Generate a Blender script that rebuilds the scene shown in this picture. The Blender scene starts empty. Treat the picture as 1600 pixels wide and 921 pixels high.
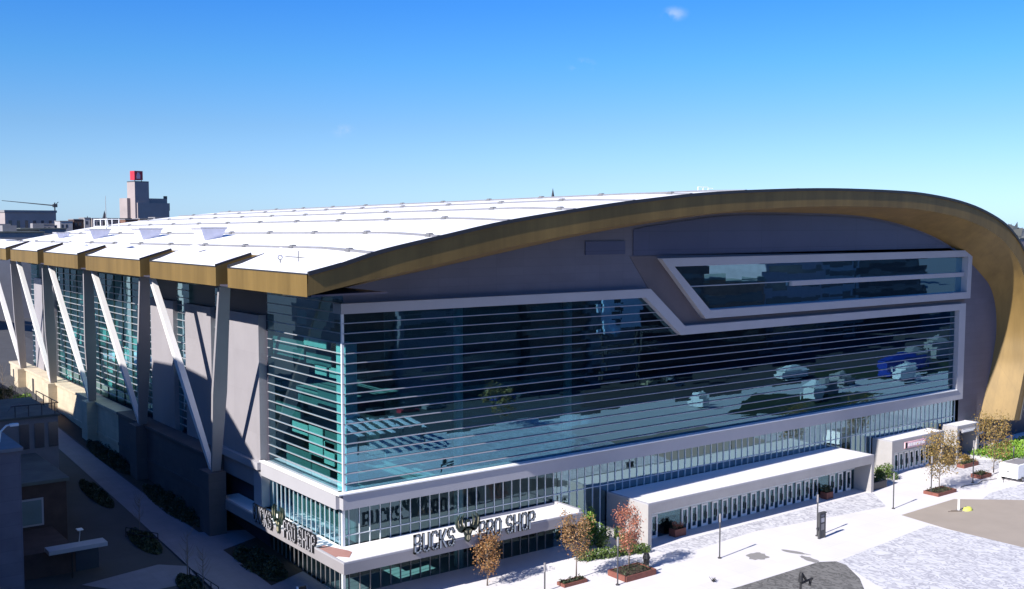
import bpy, bmesh, math, random
from mathutils import Vector, Matrix
from mathutils.geometry import tessellate_polygon
random.seed(7)
R = math.radians
S = bpy.context.scene
COL = S.collection

# ---------------------------------------------------------------- camera
CAM = Vector((-47.13, -89.64, 36.0))
heading = R(53.16); pitch = math.atan(109.5/1652)
hd = Vector((math.cos(heading), math.sin(heading), 0)); rt = Vector((math.sin(heading), -math.cos(heading), 0))
fw = hd*math.cos(pitch) - Vector((0, 0, 1))*math.sin(pitch); up = hd*math.sin(pitch) + Vector((0, 0, 1))*math.cos(pitch)
cd = bpy.data.cameras.new('camera'); cam = bpy.data.objects.new('camera', cd); COL.objects.link(cam)
cd.sensor_width = 36; cd.lens = 1652/1600*36; cd.clip_end = 20000; cd.clip_start = .5
m = Matrix((rt, up, -fw)).transposed().to_4x4(); m.translation = CAM; cam.matrix_world = m
S.camera = cam

# ---------------------------------------------------------------- light
SUN_EL = R(34.5); SUN_AZ = R(7.8)           # the sun stands towards -X, a little towards -Y
to_sun = Vector((-math.cos(SUN_EL)*math.cos(SUN_AZ), -math.cos(SUN_EL)*math.sin(SUN_AZ), math.sin(SUN_EL)))
sl = bpy.data.lights.new('sun', 'SUN'); sl.energy = 4.7; sl.angle = R(.5); sl.color = (1, .95, .88)
so = bpy.data.objects.new('sun', sl); COL.objects.link(so); so.rotation_euler = to_sun.to_track_quat('Z', 'Y').to_euler()
W = bpy.data.worlds.new('World'); S.world = W; W.use_nodes = True
nt = W.node_tree; bg = nt.nodes['Background']; bg.inputs['Strength'].default_value = .15
sky = nt.nodes.new('ShaderNodeTexSky'); sky.sky_type = 'NISHITA'; sky.sun_disc = False
sky.sun_elevation = SUN_EL; sky.sun_rotation = math.atan2(to_sun.x, to_sun.y); sky.altitude = 100
sky.air_density = 1.2; sky.dust_density = .25; sky.ozone_density = 3.5
# the camera's colour response to the clear sky: deeper blue aloft, pale cyan instead of yellow at the horizon
tc0 = nt.nodes.new('ShaderNodeTexCoord'); sz = nt.nodes.new('ShaderNodeSeparateXYZ'); nt.links.new(tc0.outputs['Generated'], sz.inputs[0])
gr = nt.nodes.new('ShaderNodeValToRGB'); ge = gr.color_ramp.elements
ge[0].position = 0; ge[0].color = (.27, .44, .86, 1); ge[1].position = .5; ge[1].color = (.08, .26, .55, 1)
for p_, c_ in ((.043, (.245, .365, .64)), (.09, (.205, .325, .54)), (.148, (.136, .315, .545)), (.2, (.095, .285, .575))):
    k_ = ge.new(p_); k_.color = (*c_, 1)
nt.links.new(sz.outputs[2], gr.inputs[0])
hs = nt.nodes.new('ShaderNodeMixRGB'); hs.blend_type = 'MULTIPLY'; hs.inputs[0].default_value = 1
nt.links.new(sky.outputs[0], hs.inputs[1]); nt.links.new(gr.outputs[0], hs.inputs[2])
# three faint scraps of cloud, far off in the sky
tc = nt.nodes.new('ShaderNodeTexCoord'); last = hs.outputs[0]
ns = nt.nodes.new('ShaderNodeTexNoise'); ns.inputs['Scale'].default_value = 60; ns.inputs['Detail'].default_value = 5
nt.links.new(tc.outputs['Generated'], ns.inputs['Vector'])
for d, rad, amt in (((0.6993, 0.6892, 0.19), .016, .5), ((0.6438, 0.7511, 0.1461), .016, .62), ((0.4646, 0.8813, 0.0861), .016, .5)):
    dv = Vector(d).normalized()
    mp = nt.nodes.new('ShaderNodeVectorMath'); mp.operation = 'SUBTRACT'; mp.inputs[1].default_value = dv
    nt.links.new(tc.outputs['Generated'], mp.inputs[0])
    sc = nt.nodes.new('ShaderNodeVectorMath'); sc.operation = 'MULTIPLY'; sc.inputs[1].default_value = (1, 1, 1.9)
    nt.links.new(mp.outputs[0], sc.inputs[0])
    ln = nt.nodes.new('ShaderNodeVectorMath'); ln.operation = 'LENGTH'; nt.links.new(sc.outputs[0], ln.inputs[0])
    mr = nt.nodes.new('ShaderNodeMapRange'); mr.interpolation_type = 'SMOOTHSTEP'
    mr.inputs['From Min'].default_value = rad; mr.inputs['From Max'].default_value = 0; mr.inputs['To Max'].default_value = amt
    nt.links.new(ln.outputs['Value'], mr.inputs['Value'])
    nr = nt.nodes.new('ShaderNodeMapRange'); nr.inputs['From Min'].default_value = .42; nr.inputs['From Max'].default_value = .62
    nt.links.new(ns.outputs[0], nr.inputs['Value'])
    mu = nt.nodes.new('ShaderNodeMath'); mu.operation = 'MULTIPLY'; nt.links.new(mr.outputs[0], mu.inputs[0]); nt.links.new(nr.outputs[0], mu.inputs[1])
    mx = nt.nodes.new('ShaderNodeMixRGB'); mx.inputs['Color2'].default_value = (2.3, 2.7, 3.4, 1)
    nt.links.new(mu.outputs[0], mx.inputs['Fac']); nt.links.new(last, mx.inputs['Color1']); last = mx.outputs[0]
nt.links.new(last, bg.inputs['Color'])
vs = S.view_settings; vs.view_transform = 'Standard'; vs.look = 'None'; vs.gamma = 1; vs.exposure = .95; vs.use_curve_mapping = False
S.render.resolution_x = 1024; S.render.resolution_y = 589
S.render.engine = 'CYCLES'
S.cycles.max_bounces = 10; S.cycles.transparent_max_bounces = 16

# ---------------------------------------------------------------- materials
def mat(name, col, rough=.6, metal=0, var=.12, scale=.5, spec=.4, bump=0, bscale=None, streak=False, emit=None):
    m = bpy.data.materials.new(name); m.use_nodes = True; t = m.node_tree; b = t.nodes['Principled BSDF']
    b.inputs['Roughness'].default_value = rough; b.inputs['Metallic'].default_value = metal
    b.inputs['Specular IOR Level'].default_value = spec
    tc = t.nodes.new('ShaderNodeTexCoord'); n = t.nodes.new('ShaderNodeTexNoise')
    n.inputs['Scale'].default_value = scale; n.inputs['Detail'].default_value = 6; n.inputs['Roughness'].default_value = .65
    if streak:
        mp = t.nodes.new('ShaderNodeMapping'); mp.inputs['Scale'].default_value = (1, 1, .12)
        t.links.new(tc.outputs['Object'], mp.inputs[0]); t.links.new(mp.outputs[0], n.inputs['Vector'])
    else: t.links.new(tc.outputs['Object'], n.inputs['Vector'])
    r = t.nodes.new('ShaderNodeMapRange'); r.inputs['From Min'].default_value = .3; r.inputs['From Max'].default_value = .7
    r.inputs['To Min'].default_value = 1-var; r.inputs['To Max'].default_value = 1+var
    t.links.new(n.outputs[0], r.inputs[0])
    mx = t.nodes.new('ShaderNodeMixRGB'); mx.blend_type = 'MULTIPLY'; mx.inputs[0].default_value = 1; mx.inputs[1].default_value = (*col, 1)
    t.links.new(r.outputs[0], mx.inputs[2]); t.links.new(mx.outputs[0], b.inputs['Base Color'])
    m['mx'] = mx.name
    if bump:
        n2 = t.nodes.new('ShaderNodeTexNoise'); n2.inputs['Scale'].default_value = bscale or scale*12; n2.inputs['Detail'].default_value = 4
        t.links.new(tc.outputs['Object'], n2.inputs['Vector'])
        bp = t.nodes.new('ShaderNodeBump'); bp.inputs['Strength'].default_value = bump; bp.inputs['Distance'].default_value = .1
        t.links.new(n2.outputs[0], bp.inputs['Height']); t.links.new(bp.outputs[0], b.inputs['Normal'])
    return m

def panelled(m, axis_u, axis_v, su, sv, dark=.7, w=.02, jitter=.06):
    """panel joints and a slight tone change from panel to panel, laid out in metres"""
    t = m.node_tree; b = t.nodes['Principled BSDF']; src = b.inputs['Base Color'].links[0].from_socket
    tc = t.nodes.new('ShaderNodeTexCoord'); sp = t.nodes.new('ShaderNodeSeparateXYZ'); t.links.new(tc.outputs['Object'], sp.inputs[0])
    cb = t.nodes.new('ShaderNodeCombineXYZ'); t.links.new(sp.outputs[axis_u], cb.inputs[0]); t.links.new(sp.outputs[axis_v], cb.inputs[1])
    br = t.nodes.new('ShaderNodeTexBrick'); br.offset = 0; br.inputs['Scale'].default_value = 1
    br.inputs['Brick Width'].default_value = su; br.inputs['Row Height'].default_value = sv; br.inputs['Mortar Size'].default_value = w
    br.inputs['Color1'].default_value = (1+jitter,)*3+(1,); br.inputs['Color2'].default_value = (1-jitter,)*3+(1,)
    br.inputs['Mortar'].default_value = (dark,)*3+(1,); br.inputs['Mortar Smooth'].default_value = .3
    t.links.new(cb.outputs[0], br.inputs['Vector'])
    mx = t.nodes.new('ShaderNodeMixRGB'); mx.blend_type = 'MULTIPLY'; mx.inputs[0].default_value = 1
    t.links.new(src, mx.inputs[1]); t.links.new(br.outputs[0], mx.inputs[2]); t.links.new(mx.outputs[0], b.inputs['Base Color'])
    return m

def glass(name, tint, refl, base=.3, gain=.9, rough=.015, wav=.004, pane=(3.0, 3.0, .966), tilt=.008):
    m = bpy.data.materials.new(name); m.use_nodes = True; t = m.node_tree
    for n in list(t.nodes): t.nodes.remove(n)
    o = t.nodes.new('ShaderNodeOutputMaterial'); tr = t.nodes.new('ShaderNodeBsdfTransparent'); tr.inputs[0].default_value = (*tint, 1)
    g = t.nodes.new('ShaderNodeBsdfGlossy'); g.inputs['Color'].default_value = (*refl, 1); g.inputs['Roughness'].default_value = rough
    fr = t.nodes.new('ShaderNodeFresnel'); fr.inputs['IOR'].default_value = 1.5
    mr = t.nodes.new('ShaderNodeMath'); mr.operation = 'MULTIPLY_ADD'; mr.inputs[1].default_value = gain; mr.inputs[2].default_value = base; mr.use_clamp = True
    t.links.new(fr.outputs[0], mr.inputs[0])
    tc = t.nodes.new('ShaderNodeTexCoord'); n = t.nodes.new('ShaderNodeTexNoise'); n.inputs['Scale'].default_value = .35; n.inputs['Detail'].default_value = 1
    t.links.new(tc.outputs['Object'], n.inputs['Vector'])
    bp = t.nodes.new('ShaderNodeBump'); bp.inputs['Strength'].default_value = 1; bp.inputs['Distance'].default_value = wav
    t.links.new(n.outputs[0], bp.inputs['Height']); t.links.new(bp.outputs[0], g.inputs['Normal'])
    sn = t.nodes.new('ShaderNodeVectorMath'); sn.operation = 'SNAP'; sn.inputs[1].default_value = pane
    ad = t.nodes.new('ShaderNodeVectorMath'); ad.operation = 'ADD'; ad.inputs[1].default_value = (.31, .37, .05)
    t.links.new(tc.outputs['Object'], ad.inputs[0]); t.links.new(ad.outputs[0], sn.inputs[0])
    wn = t.nodes.new('ShaderNodeTexWhiteNoise'); t.links.new(sn.outputs[0], wn.inputs[0])
    s1 = t.nodes.new('ShaderNodeVectorMath'); s1.operation = 'SUBTRACT'; s1.inputs[1].default_value = (.5, .5, .5); t.links.new(wn.outputs['Color'], s1.inputs[0])
    s2 = t.nodes.new('ShaderNodeVectorMath'); s2.operation = 'SCALE'; s2.inputs['Scale'].default_value = tilt; t.links.new(s1.outputs[0], s2.inputs[0])
    s3 = t.nodes.new('ShaderNodeVectorMath'); s3.operation = 'ADD'; t.links.new(s2.outputs[0], s3.inputs[0]); t.links.new(bp.outputs[0], s3.inputs[1])
    s4 = t.nodes.new('ShaderNodeVectorMath'); s4.operation = 'NORMALIZE'; t.links.new(s3.outputs[0], s4.inputs[0]); t.links.new(s4.outputs[0], g.inputs['Normal'])
    mx = t.nodes.new('ShaderNodeMixShader'); t.links.new(mr.outputs[0], mx.inputs[0]); t.links.new(tr.outputs[0], mx.inputs[1]); t.links.new(g.outputs[0], mx.inputs[2])
    t.links.new(mx.outputs[0], o.inputs[0]); return m

M = {}
M['membrane'] = panelled(mat('roof_membrane', (.72, .72, .73), .55, var=.03, scale=.15), 0, 1, 3.0, 12, .93, .03, .015)
M['seam'] = mat('roof_seam_grey', (.17, .17, .19), .7)
M['clamp'] = mat('seam_clamp_grey', (.13, .13, .14), .7)
M['gold'] = mat('gold_zinc', (.175, .112, .036), .5, .1, .25, .35, spec=.3, streak=True)
M['gold'] = panelled(M['gold'], 0, 1, 2.4, 1.3, .9, .03, .035)
M['lip'] = mat('dark_edge_metal', (.03, .03, .035), .5)
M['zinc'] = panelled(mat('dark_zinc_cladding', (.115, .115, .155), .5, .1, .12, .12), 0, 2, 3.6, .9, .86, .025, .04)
M['zinc2'] = panelled(mat('charcoal_cladding', (.075, .085, .15), .35, .2, .06, .2), 0, 2, 10, 2.2, .8, .05, .04)
M['channel'] = mat('bronze_cladding', (.12, .10, .11), .5, .2, .08)
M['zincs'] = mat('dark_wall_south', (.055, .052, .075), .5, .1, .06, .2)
M['frame'] = mat('pale_grey_frame', (.36, .355, .385), .5, 0, .05, .2)
M['panel'] = panelled(mat('pale_stone_panel', (.265, .25, .27), .6, 0, .05, .3), 1, 2, 3.1, 4.4, .9, .02, .03)
M['concrete'] = mat('pale_concrete', (.34, .325, .325), .75, 0, .08, .4, bump=.15)
M['fin'] = mat('louvre_metal', (.34, .35, .38), .4, .2, .04)
M['finE'] = mat('louvre_metal_east', (.38, .38, .43), .35, .2, .04)
M['mull'] = mat('mullion_metal', (.62, .66, .70), .4, .1, .04)
M['glassE'] = glass('curtain_glass_east', (.62, .86, .90), (.25, .50, .64), .28, .9)
M['glassS'] = glass('curtain_glass_south', (.42, .84, .83), (.45, .7, .8), .05, .55)
M['glassL'] = glass('lower_glazing', (.36, .5, .56), (.62, .90, 1.0), .30, .8)
M['glassM'] = glass('lower_glazing_corner', (.36, .5, .56), (.50, .76, .86), .10, .7)
M['glassD'] = glass('shop_glazing', (.3, .42, .45), (.5, .7, .8), .02, .25)
M['dark'] = mat('dark_interior', (.035, .035, .04), .8)
M['inner'] = mat('interior_wall_brown', (.22, .21, .23), .8)
M['slab'] = mat('interior_floor', (.35, .38, .40), .6)
M['column'] = mat('interior_column', (.75, .85, .88), .6)
M['blind'] = mat('pale_blind', (.52, .62, .62), .7)
M['blindd'] = mat('grey_blind', (.14, .19, .20), .7)
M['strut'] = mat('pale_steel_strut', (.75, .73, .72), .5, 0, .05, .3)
M['strut_shaded'] = mat('shaded_steel_strut', (.30, .285, .30), .5, 0, .05, .3)  # darker copy of the strut steel, shade painted into the colour
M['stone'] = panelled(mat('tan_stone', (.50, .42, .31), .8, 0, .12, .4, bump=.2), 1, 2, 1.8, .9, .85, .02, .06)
M['white'] = mat('white_paint', (.8, .8, .8), .5, var=.04)
M['canopy'] = mat('white_canopy_roof', (.74, .73, .74), .6, var=.04)
M['fasc'] = mat('canopy_fascia', (.27, .255, .27), .5, var=.05, scale=.3)
M['letter'] = mat('letter_face', (.30, .34, .39), .4)
M['black'] = mat('black_metal', (.02, .02, .022), .5)
M['cream'] = mat('cream_metal', (.42, .38, .25), .5)
M['green_dk'] = mat('dark_green_metal', (.02, .035, .028), .5)
M['ptch'] = mat('reddish_roof_patch', (.36, .19, .16), .7)
M['rust'] = mat('rust_planter', (.17, .06, .045), .7, var=.2, scale=2)
M['bark'] = mat('bark', (.16, .13, .11), .9)
M['pole'] = mat('dark_pole', (.055, .055, .06), .5)
M['soil'] = mat('soil', (.05, .035, .025), .9)
M['stone_shaded'] = panelled(mat('shaded_stone', (.09, .08, .085), .8, 0, .12, .4), 1, 2, 1.8, .9, .85, .02, .06)  # darkened version of the wall stone, street shade put into the colour
M['brick'] = mat('brown_brick', (.16, .085, .06), .85, var=.25, scale=.6)
M['brickd'] = mat('dark_brown_brick', (.07, .045, .04), .85, var=.25, scale=.6)
M['greyb'] = mat('grey_render', (.22, .21, .22), .8, var=.1)
M['purple'] = mat('mauve_stone', (.17, .15, .175), .8, var=.12, scale=.5)
M['tower'] = mat('tower_concrete', (.30, .255, .25), .8, var=.12, scale=.1)
M['red'] = mat('red_sign', (.45, .03, .05), .5)
M['pink'] = mat('pale_pink_sign', (.75, .45, .5), .5)
M['roofd'] = mat('dark_flat_roof', (.11, .12, .11), .9, var=.25, scale=.4)
M['asph'] = mat('asphalt', (.055, .055, .06), .85, var=.12, scale=.3, bump=.2)
M['walk'] = panelled(mat('walk_concrete', (.19, .18, .215), .8, var=.08), 0, 1, 1.5, 1.5, .85, .02, .03)
M['housing'] = mat('vent_housing_paint', (.56, .56, .66), .6)
M['paleblue'] = mat('pale_blue_board', (.45, .62, .8), .6)
M['yellow'] = mat('yellow_sack', (.6, .62, .12), .6)
M['blue'] = mat('blue_tarp', (.02, .05, .35), .5)
M['wgl'] = mat('window_dark', (.04, .05, .065), .15, 0, .1, spec=.8)
M['wet'] = mat('damp_concrete', (.25, .24, .235), .6, var=.1, scale=2)

def ground_mat():
    m = panelled(mat('plaza_concrete', (.62, .60, .615), .8, 0, .05, .12, bump=.1, bscale=6), 0, 1, 3, 3, .9, .03, .02)
    return m
M['plaza'] = ground_mat()
def paver(name, base, dark, sc=1.1):
    m = mat(name, base, .8, 0, .06, .3); t = m.node_tree; b = t.nodes['Principled BSDF']; src = b.inputs['Base Color'].links[0].from_socket
    tc = t.nodes.new('ShaderNodeTexCoord'); n = t.nodes.new('ShaderNodeTexNoise'); n.inputs['Scale'].default_value = sc; n.inputs['Detail'].default_value = 1.5; n.inputs['Distortion'].default_value = 1.6
    mp = t.nodes.new('ShaderNodeMapping'); mp.inputs['Rotation'].default_value = (0, 0, .6); mp.inputs['Scale'].default_value = (1, .55, 1)
    t.links.new(tc.outputs['Object'], mp.inputs[0]); t.links.new(mp.outputs[0], n.inputs['Vector'])
    r = t.nodes.new('ShaderNodeValToRGB'); e = r.color_ramp; e.elements[0].position = .42; e.elements[0].color = (1, 1, 1, 1); e.elements[1].position = .60; e.elements[1].color = (1, 1, 1, 1)
    k = e.elements.new(.51); k.color = (*dark, 1)
    t.links.new(n.outputs[0], r.inputs[0])
    mx = t.nodes.new('ShaderNodeMixRGB'); mx.blend_type = 'MULTIPLY'; mx.inputs[0].default_value = 1
    t.links.new(src, mx.inputs[1]); t.links.new(r.outputs[0], mx.inputs[2]); t.links.new(mx.outputs[0], b.inputs['Base Color']); return m
M['paverw'] = paver('pale_pavers', (.56, .555, .58), (.55, .55, .60))
M['paverg'] = paver('grey_pavers', (.17, .165, .16), (.45, .45, .45), 1.2)
M['tanp'] = mat('tan_gravel', (.31, .265, .225), .9, var=.06, scale=.3)

def leafmat(name, cols):
    m = bpy.data.materials.new(name); m.use_nodes = True; t = m.node_tree; b = t.nodes['Principled BSDF']; b.inputs['Roughness'].default_value = .6
    g = t.nodes.new('ShaderNodeNewGeometry'); r = t.nodes.new('ShaderNodeValToRGB'); el = r.color_ramp.elements
    el[0].color = (*cols[0], 1); el[1].color = (*cols[-1], 1)
    for i, c in enumerate(cols[1:-1]): k = el.new((i+1)/(len(cols)-1)); k.color = (*c, 1)
    t.links.new(g.outputs['Random Per Island'], r.inputs[0]); t.links.new(r.outputs[0], b.inputs['Base Color'])
    b.inputs['Subsurface Weight'].default_value = 0
    return m
M['lf_brown'] = leafmat('leaves_brown', [(.10, .045, .02), (.22, .10, .035), (.30, .15, .05), (.16, .10, .03)])
M['lf_orange'] = leafmat('leaves_orange', [(.12, .06, .025), (.25, .12, .045), (.29, .17, .06), (.17, .12, .045)])
M['lf_red'] = leafmat('leaves_red', [(.15, .05, .03), (.33, .10, .06), (.38, .16, .10), (.22, .07, .04)])
M['lf_olive'] = leafmat('leaves_olive', [(.08, .06, .015), (.20, .13, .03), (.28, .17, .05), (.14, .12, .03)])
M['lf_green'] = leafmat('leaves_green', [(.02, .045, .012), (.06, .11, .02), (.12, .17, .03), (.04, .08, .02)])
M['lf_bright'] = leafmat('leaves_bright', [(.05, .12, .01), (.13, .26, .02), (.22, .34, .04)])
M['lf_dark'] = leafmat('leaves_dark', [(.012, .022, .01), (.03, .045, .018), (.045, .055, .02)])
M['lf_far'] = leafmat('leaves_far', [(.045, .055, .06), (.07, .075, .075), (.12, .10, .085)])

# ---------------------------------------------------------------- mesh helpers
class MB:
    def __init__(s): s.v = []; s.f = []; s.mi = []; s.cur = 0
    def add(s, vs, fs):
        o = len(s.v); s.v += [tuple(v) for v in vs]; s.f += [tuple(i+o for i in f) for f in fs]; s.mi += [s.cur]*len(fs); return s
    def box(s, x0, y0, z0, x1, y1, z1):
        x0, x1 = sorted((x0, x1)); y0, y1 = sorted((y0, y1)); z0, z1 = sorted((z0, z1))
        return s.add([(x0, y0, z0), (x1, y0, z0), (x1, y1, z0), (x0, y1, z0), (x0, y0, z1), (x1, y0, z1), (x1, y1, z1), (x0, y1, z1)],
              [(0, 3, 2, 1), (4, 5, 6, 7), (0, 1, 5, 4), (1, 2, 6, 5), (2, 3, 7, 6), (3, 0, 4, 7)])
    def quad(s, *p): return s.add(p, [tuple(range(len(p)))])
    def prism(s, loop, f):
        """loop of 2D points, f(u,v,k) -> 3D for k = 0 / 1"""
        n = len(loop); a = [f(u, v, 0) for u, v in loop]; b = [f(u, v, 1) for u, v in loop]
        tri = tessellate_polygon([[Vector((u, v, 0)) for u, v in loop]])
        fs = [tuple(t) for t in tri] + [tuple(i+n for i in reversed(t)) for t in tri] + [(i, (i+1) % n, n+(i+1) % n, n+i) for i in range(n)]
        return s.add(a+b, fs)
    def beam(s, a, b, w, d, w2=None, d2=None, ref=Vector((0, 1, 0))):
        a = Vector(a); b = Vector(b); t = (b-a).normalized(); y = (ref - t*ref.dot(t)).normalized(); x = y.cross(t)
        w2 = w if w2 is None else w2; d2 = d if d2 is None else d2
        vs = [a+x*i*w/2+y*j*d/2 for i, j in ((-1, -1), (1, -1), (1, 1), (-1, 1))]+[b+x*i*w2/2+y*j*d2/2 for i, j in ((-1, -1), (1, -1), (1, 1), (-1, 1))]
        return s.add(vs, [(0, 3, 2, 1), (4, 5, 6, 7), (0, 1, 5, 4), (1, 2, 6, 5), (2, 3, 7, 6), (3, 0, 4, 7)])
    def tube(s, pts, r, n=8, r2=None):
        pts = [Vector(p) for p in pts]; rings = []
        for i, p in enumerate(pts):
            t = (pts[min(i+1, len(pts)-1)]-pts[max(i-1, 0)]).normalized(); ax = Vector((1, 0, 0)) if abs(t.x) < .9 else Vector((0, 1, 0))
            x = t.cross(ax).normalized(); y = t.cross(x); rr = r if r2 is None else r+(r2-r)*i/(len(pts)-1)
            rings.append([p+x*rr*math.cos(6.2832*k/n)+y*rr*math.sin(6.2832*k/n) for k in range(n)])
        vs = [q for g in rings for q in g]; fs = []
        for i in range(len(rings)-1):
            for k in range(n): fs.append((i*n+k, i*n+(k+1) % n, (i+1)*n+(k+1) % n, (i+1)*n+k))
        fs += [tuple(range(n))[::-1], tuple((len(rings)-1)*n+k for k in range(n))]
        return s.add(vs, fs)
    def leaves(s, fn, n, size, rnd):
        for _ in range(n):
            p = fn(rnd)
            if p is None: continue
            u = Vector((rnd.gauss(0, 1), rnd.gauss(0, 1), rnd.gauss(0, 1))).normalized(); w = u.orthogonal().normalized()
            w.rotate(Matrix.Rotation(rnd.random()*6.28, 3, u)); z = u.cross(w); q = size*(.6+.8*rnd.random())
            s.add([p-w*q, p+z*q*.6, p+w*q, p-z*q*.6], [(0, 1, 2, 3)])
        return s
    def build(s, name, mats, parent=None, smooth=False):
        me = bpy.data.meshes.new(name); org = parent_org(parent)
        me.from_pydata([(v[0]-org[0], v[1]-org[1], v[2]-org[2]) for v in s.v], [], s.f)
        mats = mats if isinstance(mats, (list, tuple)) else [mats]
        for q in mats: me.materials.append(q)
        for i, p in enumerate(me.polygons): p.material_index = s.mi[i]; p.use_smooth = smooth
        bm = bmesh.new(); bm.from_mesh(me); bmesh.ops.recalc_face_normals(bm, faces=bm.faces); bm.to_mesh(me); bm.free()
        o = bpy.data.objects.new(name, me); COL.objects.link(o)
        if parent: o.parent = parent
        return o
def parent_org(p):
    o = Vector((0, 0, 0))
    while p: o = o+Vector(p.location); p = p.parent
    return o
def tag(o, label, cat, group=None, kind=None):
    if label: o['label'] = label
    if cat: o['category'] = cat
    if group: o['group'] = group
    if kind: o['kind'] = kind
    return o
def thing(name, label, cat, loc=(0, 0, 0), group=None):
    o = bpy.data.objects.new(name, None); COL.objects.link(o); o.location = loc; o.empty_display_size = .5
    return tag(o, label, cat, group)
def struct(o): o['kind'] = 'structure'; return o
def lerp(a, b, t): return a+(b-a)*t
def interp(pts, x):
    if x <= pts[0][0]: return pts[0][1]
    for (a, b), (c, d) in zip(pts, pts[1:]):
        if x <= c: return b+(d-b)*(x-a)/(c-a)
    return pts[-1][1]

# ================================================================ SETTING
def gz(x, y):      # the side street climbs towards the far end of the building
    k = max(0, min(1, (60-x)/50)); return .055*max(0, min(y-5, 200))*k
gm = MB()
xs = [-9000, -3000, -900, -400, -200, -100, -60, -40, -28, -20, -10, 0, 10, 20, 30, 40, 50, 60, 75, 100, 130, 160, 220, 400, 900, 3000, 9000]
ys = [-9000, -3000, -900, -400, -200, -100, -60, -40, -20, -10, 0, 5, 15, 30, 45, 60, 80, 100, 125, 150, 205, 260, 400, 900, 3000, 9000]
gm.add([(x, y, gz(x, y)) for y in ys for x in xs], [(j*len(xs)+i, j*len(xs)+i+1, (j+1)*len(xs)+i+1, (j+1)*len(xs)+i) for j in range(len(ys)-1) for i in range(len(xs)-1)])
struct(gm.build('ground', M['asph']))
def sheet(name, poly, m, dz, fol=False):
    b = MB(); n = len(poly)
    tri = tessellate_polygon([[Vector((u, v, 0)) for u, v in poly]])
    b.add([(x, y, (gz(x, y) if fol else 0)+dz) for x, y in poly], [tuple(t) for t in tri])
    o = b.build(name, m); struct(o)
    if o.data.polygons and o.data.polygons[0].normal.z < 0:
        o.data.flip_normals()
    return o
sheet('plaza', [(-3.2, -62), (260, -62), (260, 4.9), (-3.2, 4.9)], M['plaza'], .02)
sheet('pavers', [(34.2, -6.6), (34.9, -10.0), (49, -9.0), (71, -11.8), (75.5, -6.8), (75, -6.2), (60, -6.3)], M['paverw'], .028)
sheet('pavers', [(47.4, -21.7), (67.4, -19.9), (68.6, -30.8), (69.5, -61), (40, -61), (42.1, -33)], M['paverw'], .028)
gp = [(26, -20.6), (33, -20.7), (45.5, -20.6), (47.2, -21.6), (47.0, -23.0), (44.5, -26.4), (42.1, -28.6), (38.5, -33), (30, -40), (20, -40)]
sheet('pavers', gp, M['paverg'], .032)
sheet('plaza_gravel', [(68.9, -15.3), (81.3, -15.0), (92, -24), (92, -40), (70, -40), (68.0, -31.0), (67.9, -22)], M['tanp'], .032)
sheet('pavers', [(81.8, -18.0), (88, -16.2), (130, -16.2), (130, -30), (96, -30)], M['paverw'], .026)
sheet('pavers', [(93.5, -9.2), (97.0, -4.0), (106, -4.5), (110, -9.4)], M['paverw'], .028)
def blob(c, rx, ry, rot, seed, n=22):
    r = random.Random(seed); out = []
    for i in range(n):
        a = 6.2832*i/n; k = 1+.18*r.uniform(-1, 1); x, y = rx*k*math.cos(a), ry*k*math.sin(a)
        out.append((c[0]+x*math.cos(rot)-y*math.sin(rot), c[1]+x*math.sin(rot)+y*math.cos(rot)))
    return out
sheet('pavement_damp_patch', blob((41.8, -15.4), 1.35, 1.1, .3, 1), M['wet'], .03)
sheet('pavement_damp_patch', blob((46.2, -16.9), 1.6, .42, -1.25, 2), M['wet'], .03)
sheet('pavement_damp_patch', blob((45.5, -19.5), 1.3, .55, -1.7, 3), M['wet'], .034)
# side street walk, beds
sheet('planted_ground', [(-4.8, 5), (-.1, 5), (-.1, 33), (-2.9, 33), (-2.9, 104), (-5.8, 104), (-5.3, 38)], M['soil'], .03, True)
sheet('planted_ground', [(-8.5, -20), (-3.3, -20), (-3.3, 2), (-4.6, 2), (-6.2, -6)], M['soil'], .045, False)
sheet('walkway', [(-9.9, 2), (-4.6, 2), (-4.9, 25), (-5.5, 40), (-5.9, 72), (-5.9, 104), (-9, 104), (-9.0, 71), (-9.2, 40)], M['walk'], .06, True)
walk2 = [(-22, -20), (-9, -20), (-6.5, -6), (-4.6, 2), (-9.9, 2), (-11.5, 6), (-19, 6)]
sheet('pavement', walk2, M['walk'], .04, True)
sheet('walkway', [(-16, 12), (-10, 12), (-9.6, 16.5), (-12, 18.5), (-20, 17)], M['walk'], .05, True)
sheet('pavement', [(-5.0, 19), (-.2, 21), (-.2, 24), (-5.2, 26.0)], M['walk'], .05, True)
sheet('pavement', [(-4.7, 2.5), (-.2, 2.5), (-.2, 9), (-4.8, 7)], M['walk'], .05, True)

# ================================================================ ARENA
arena = thing('arena', 'sports arena with sweeping white roof, gold edge and glass front', 'arena')
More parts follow.
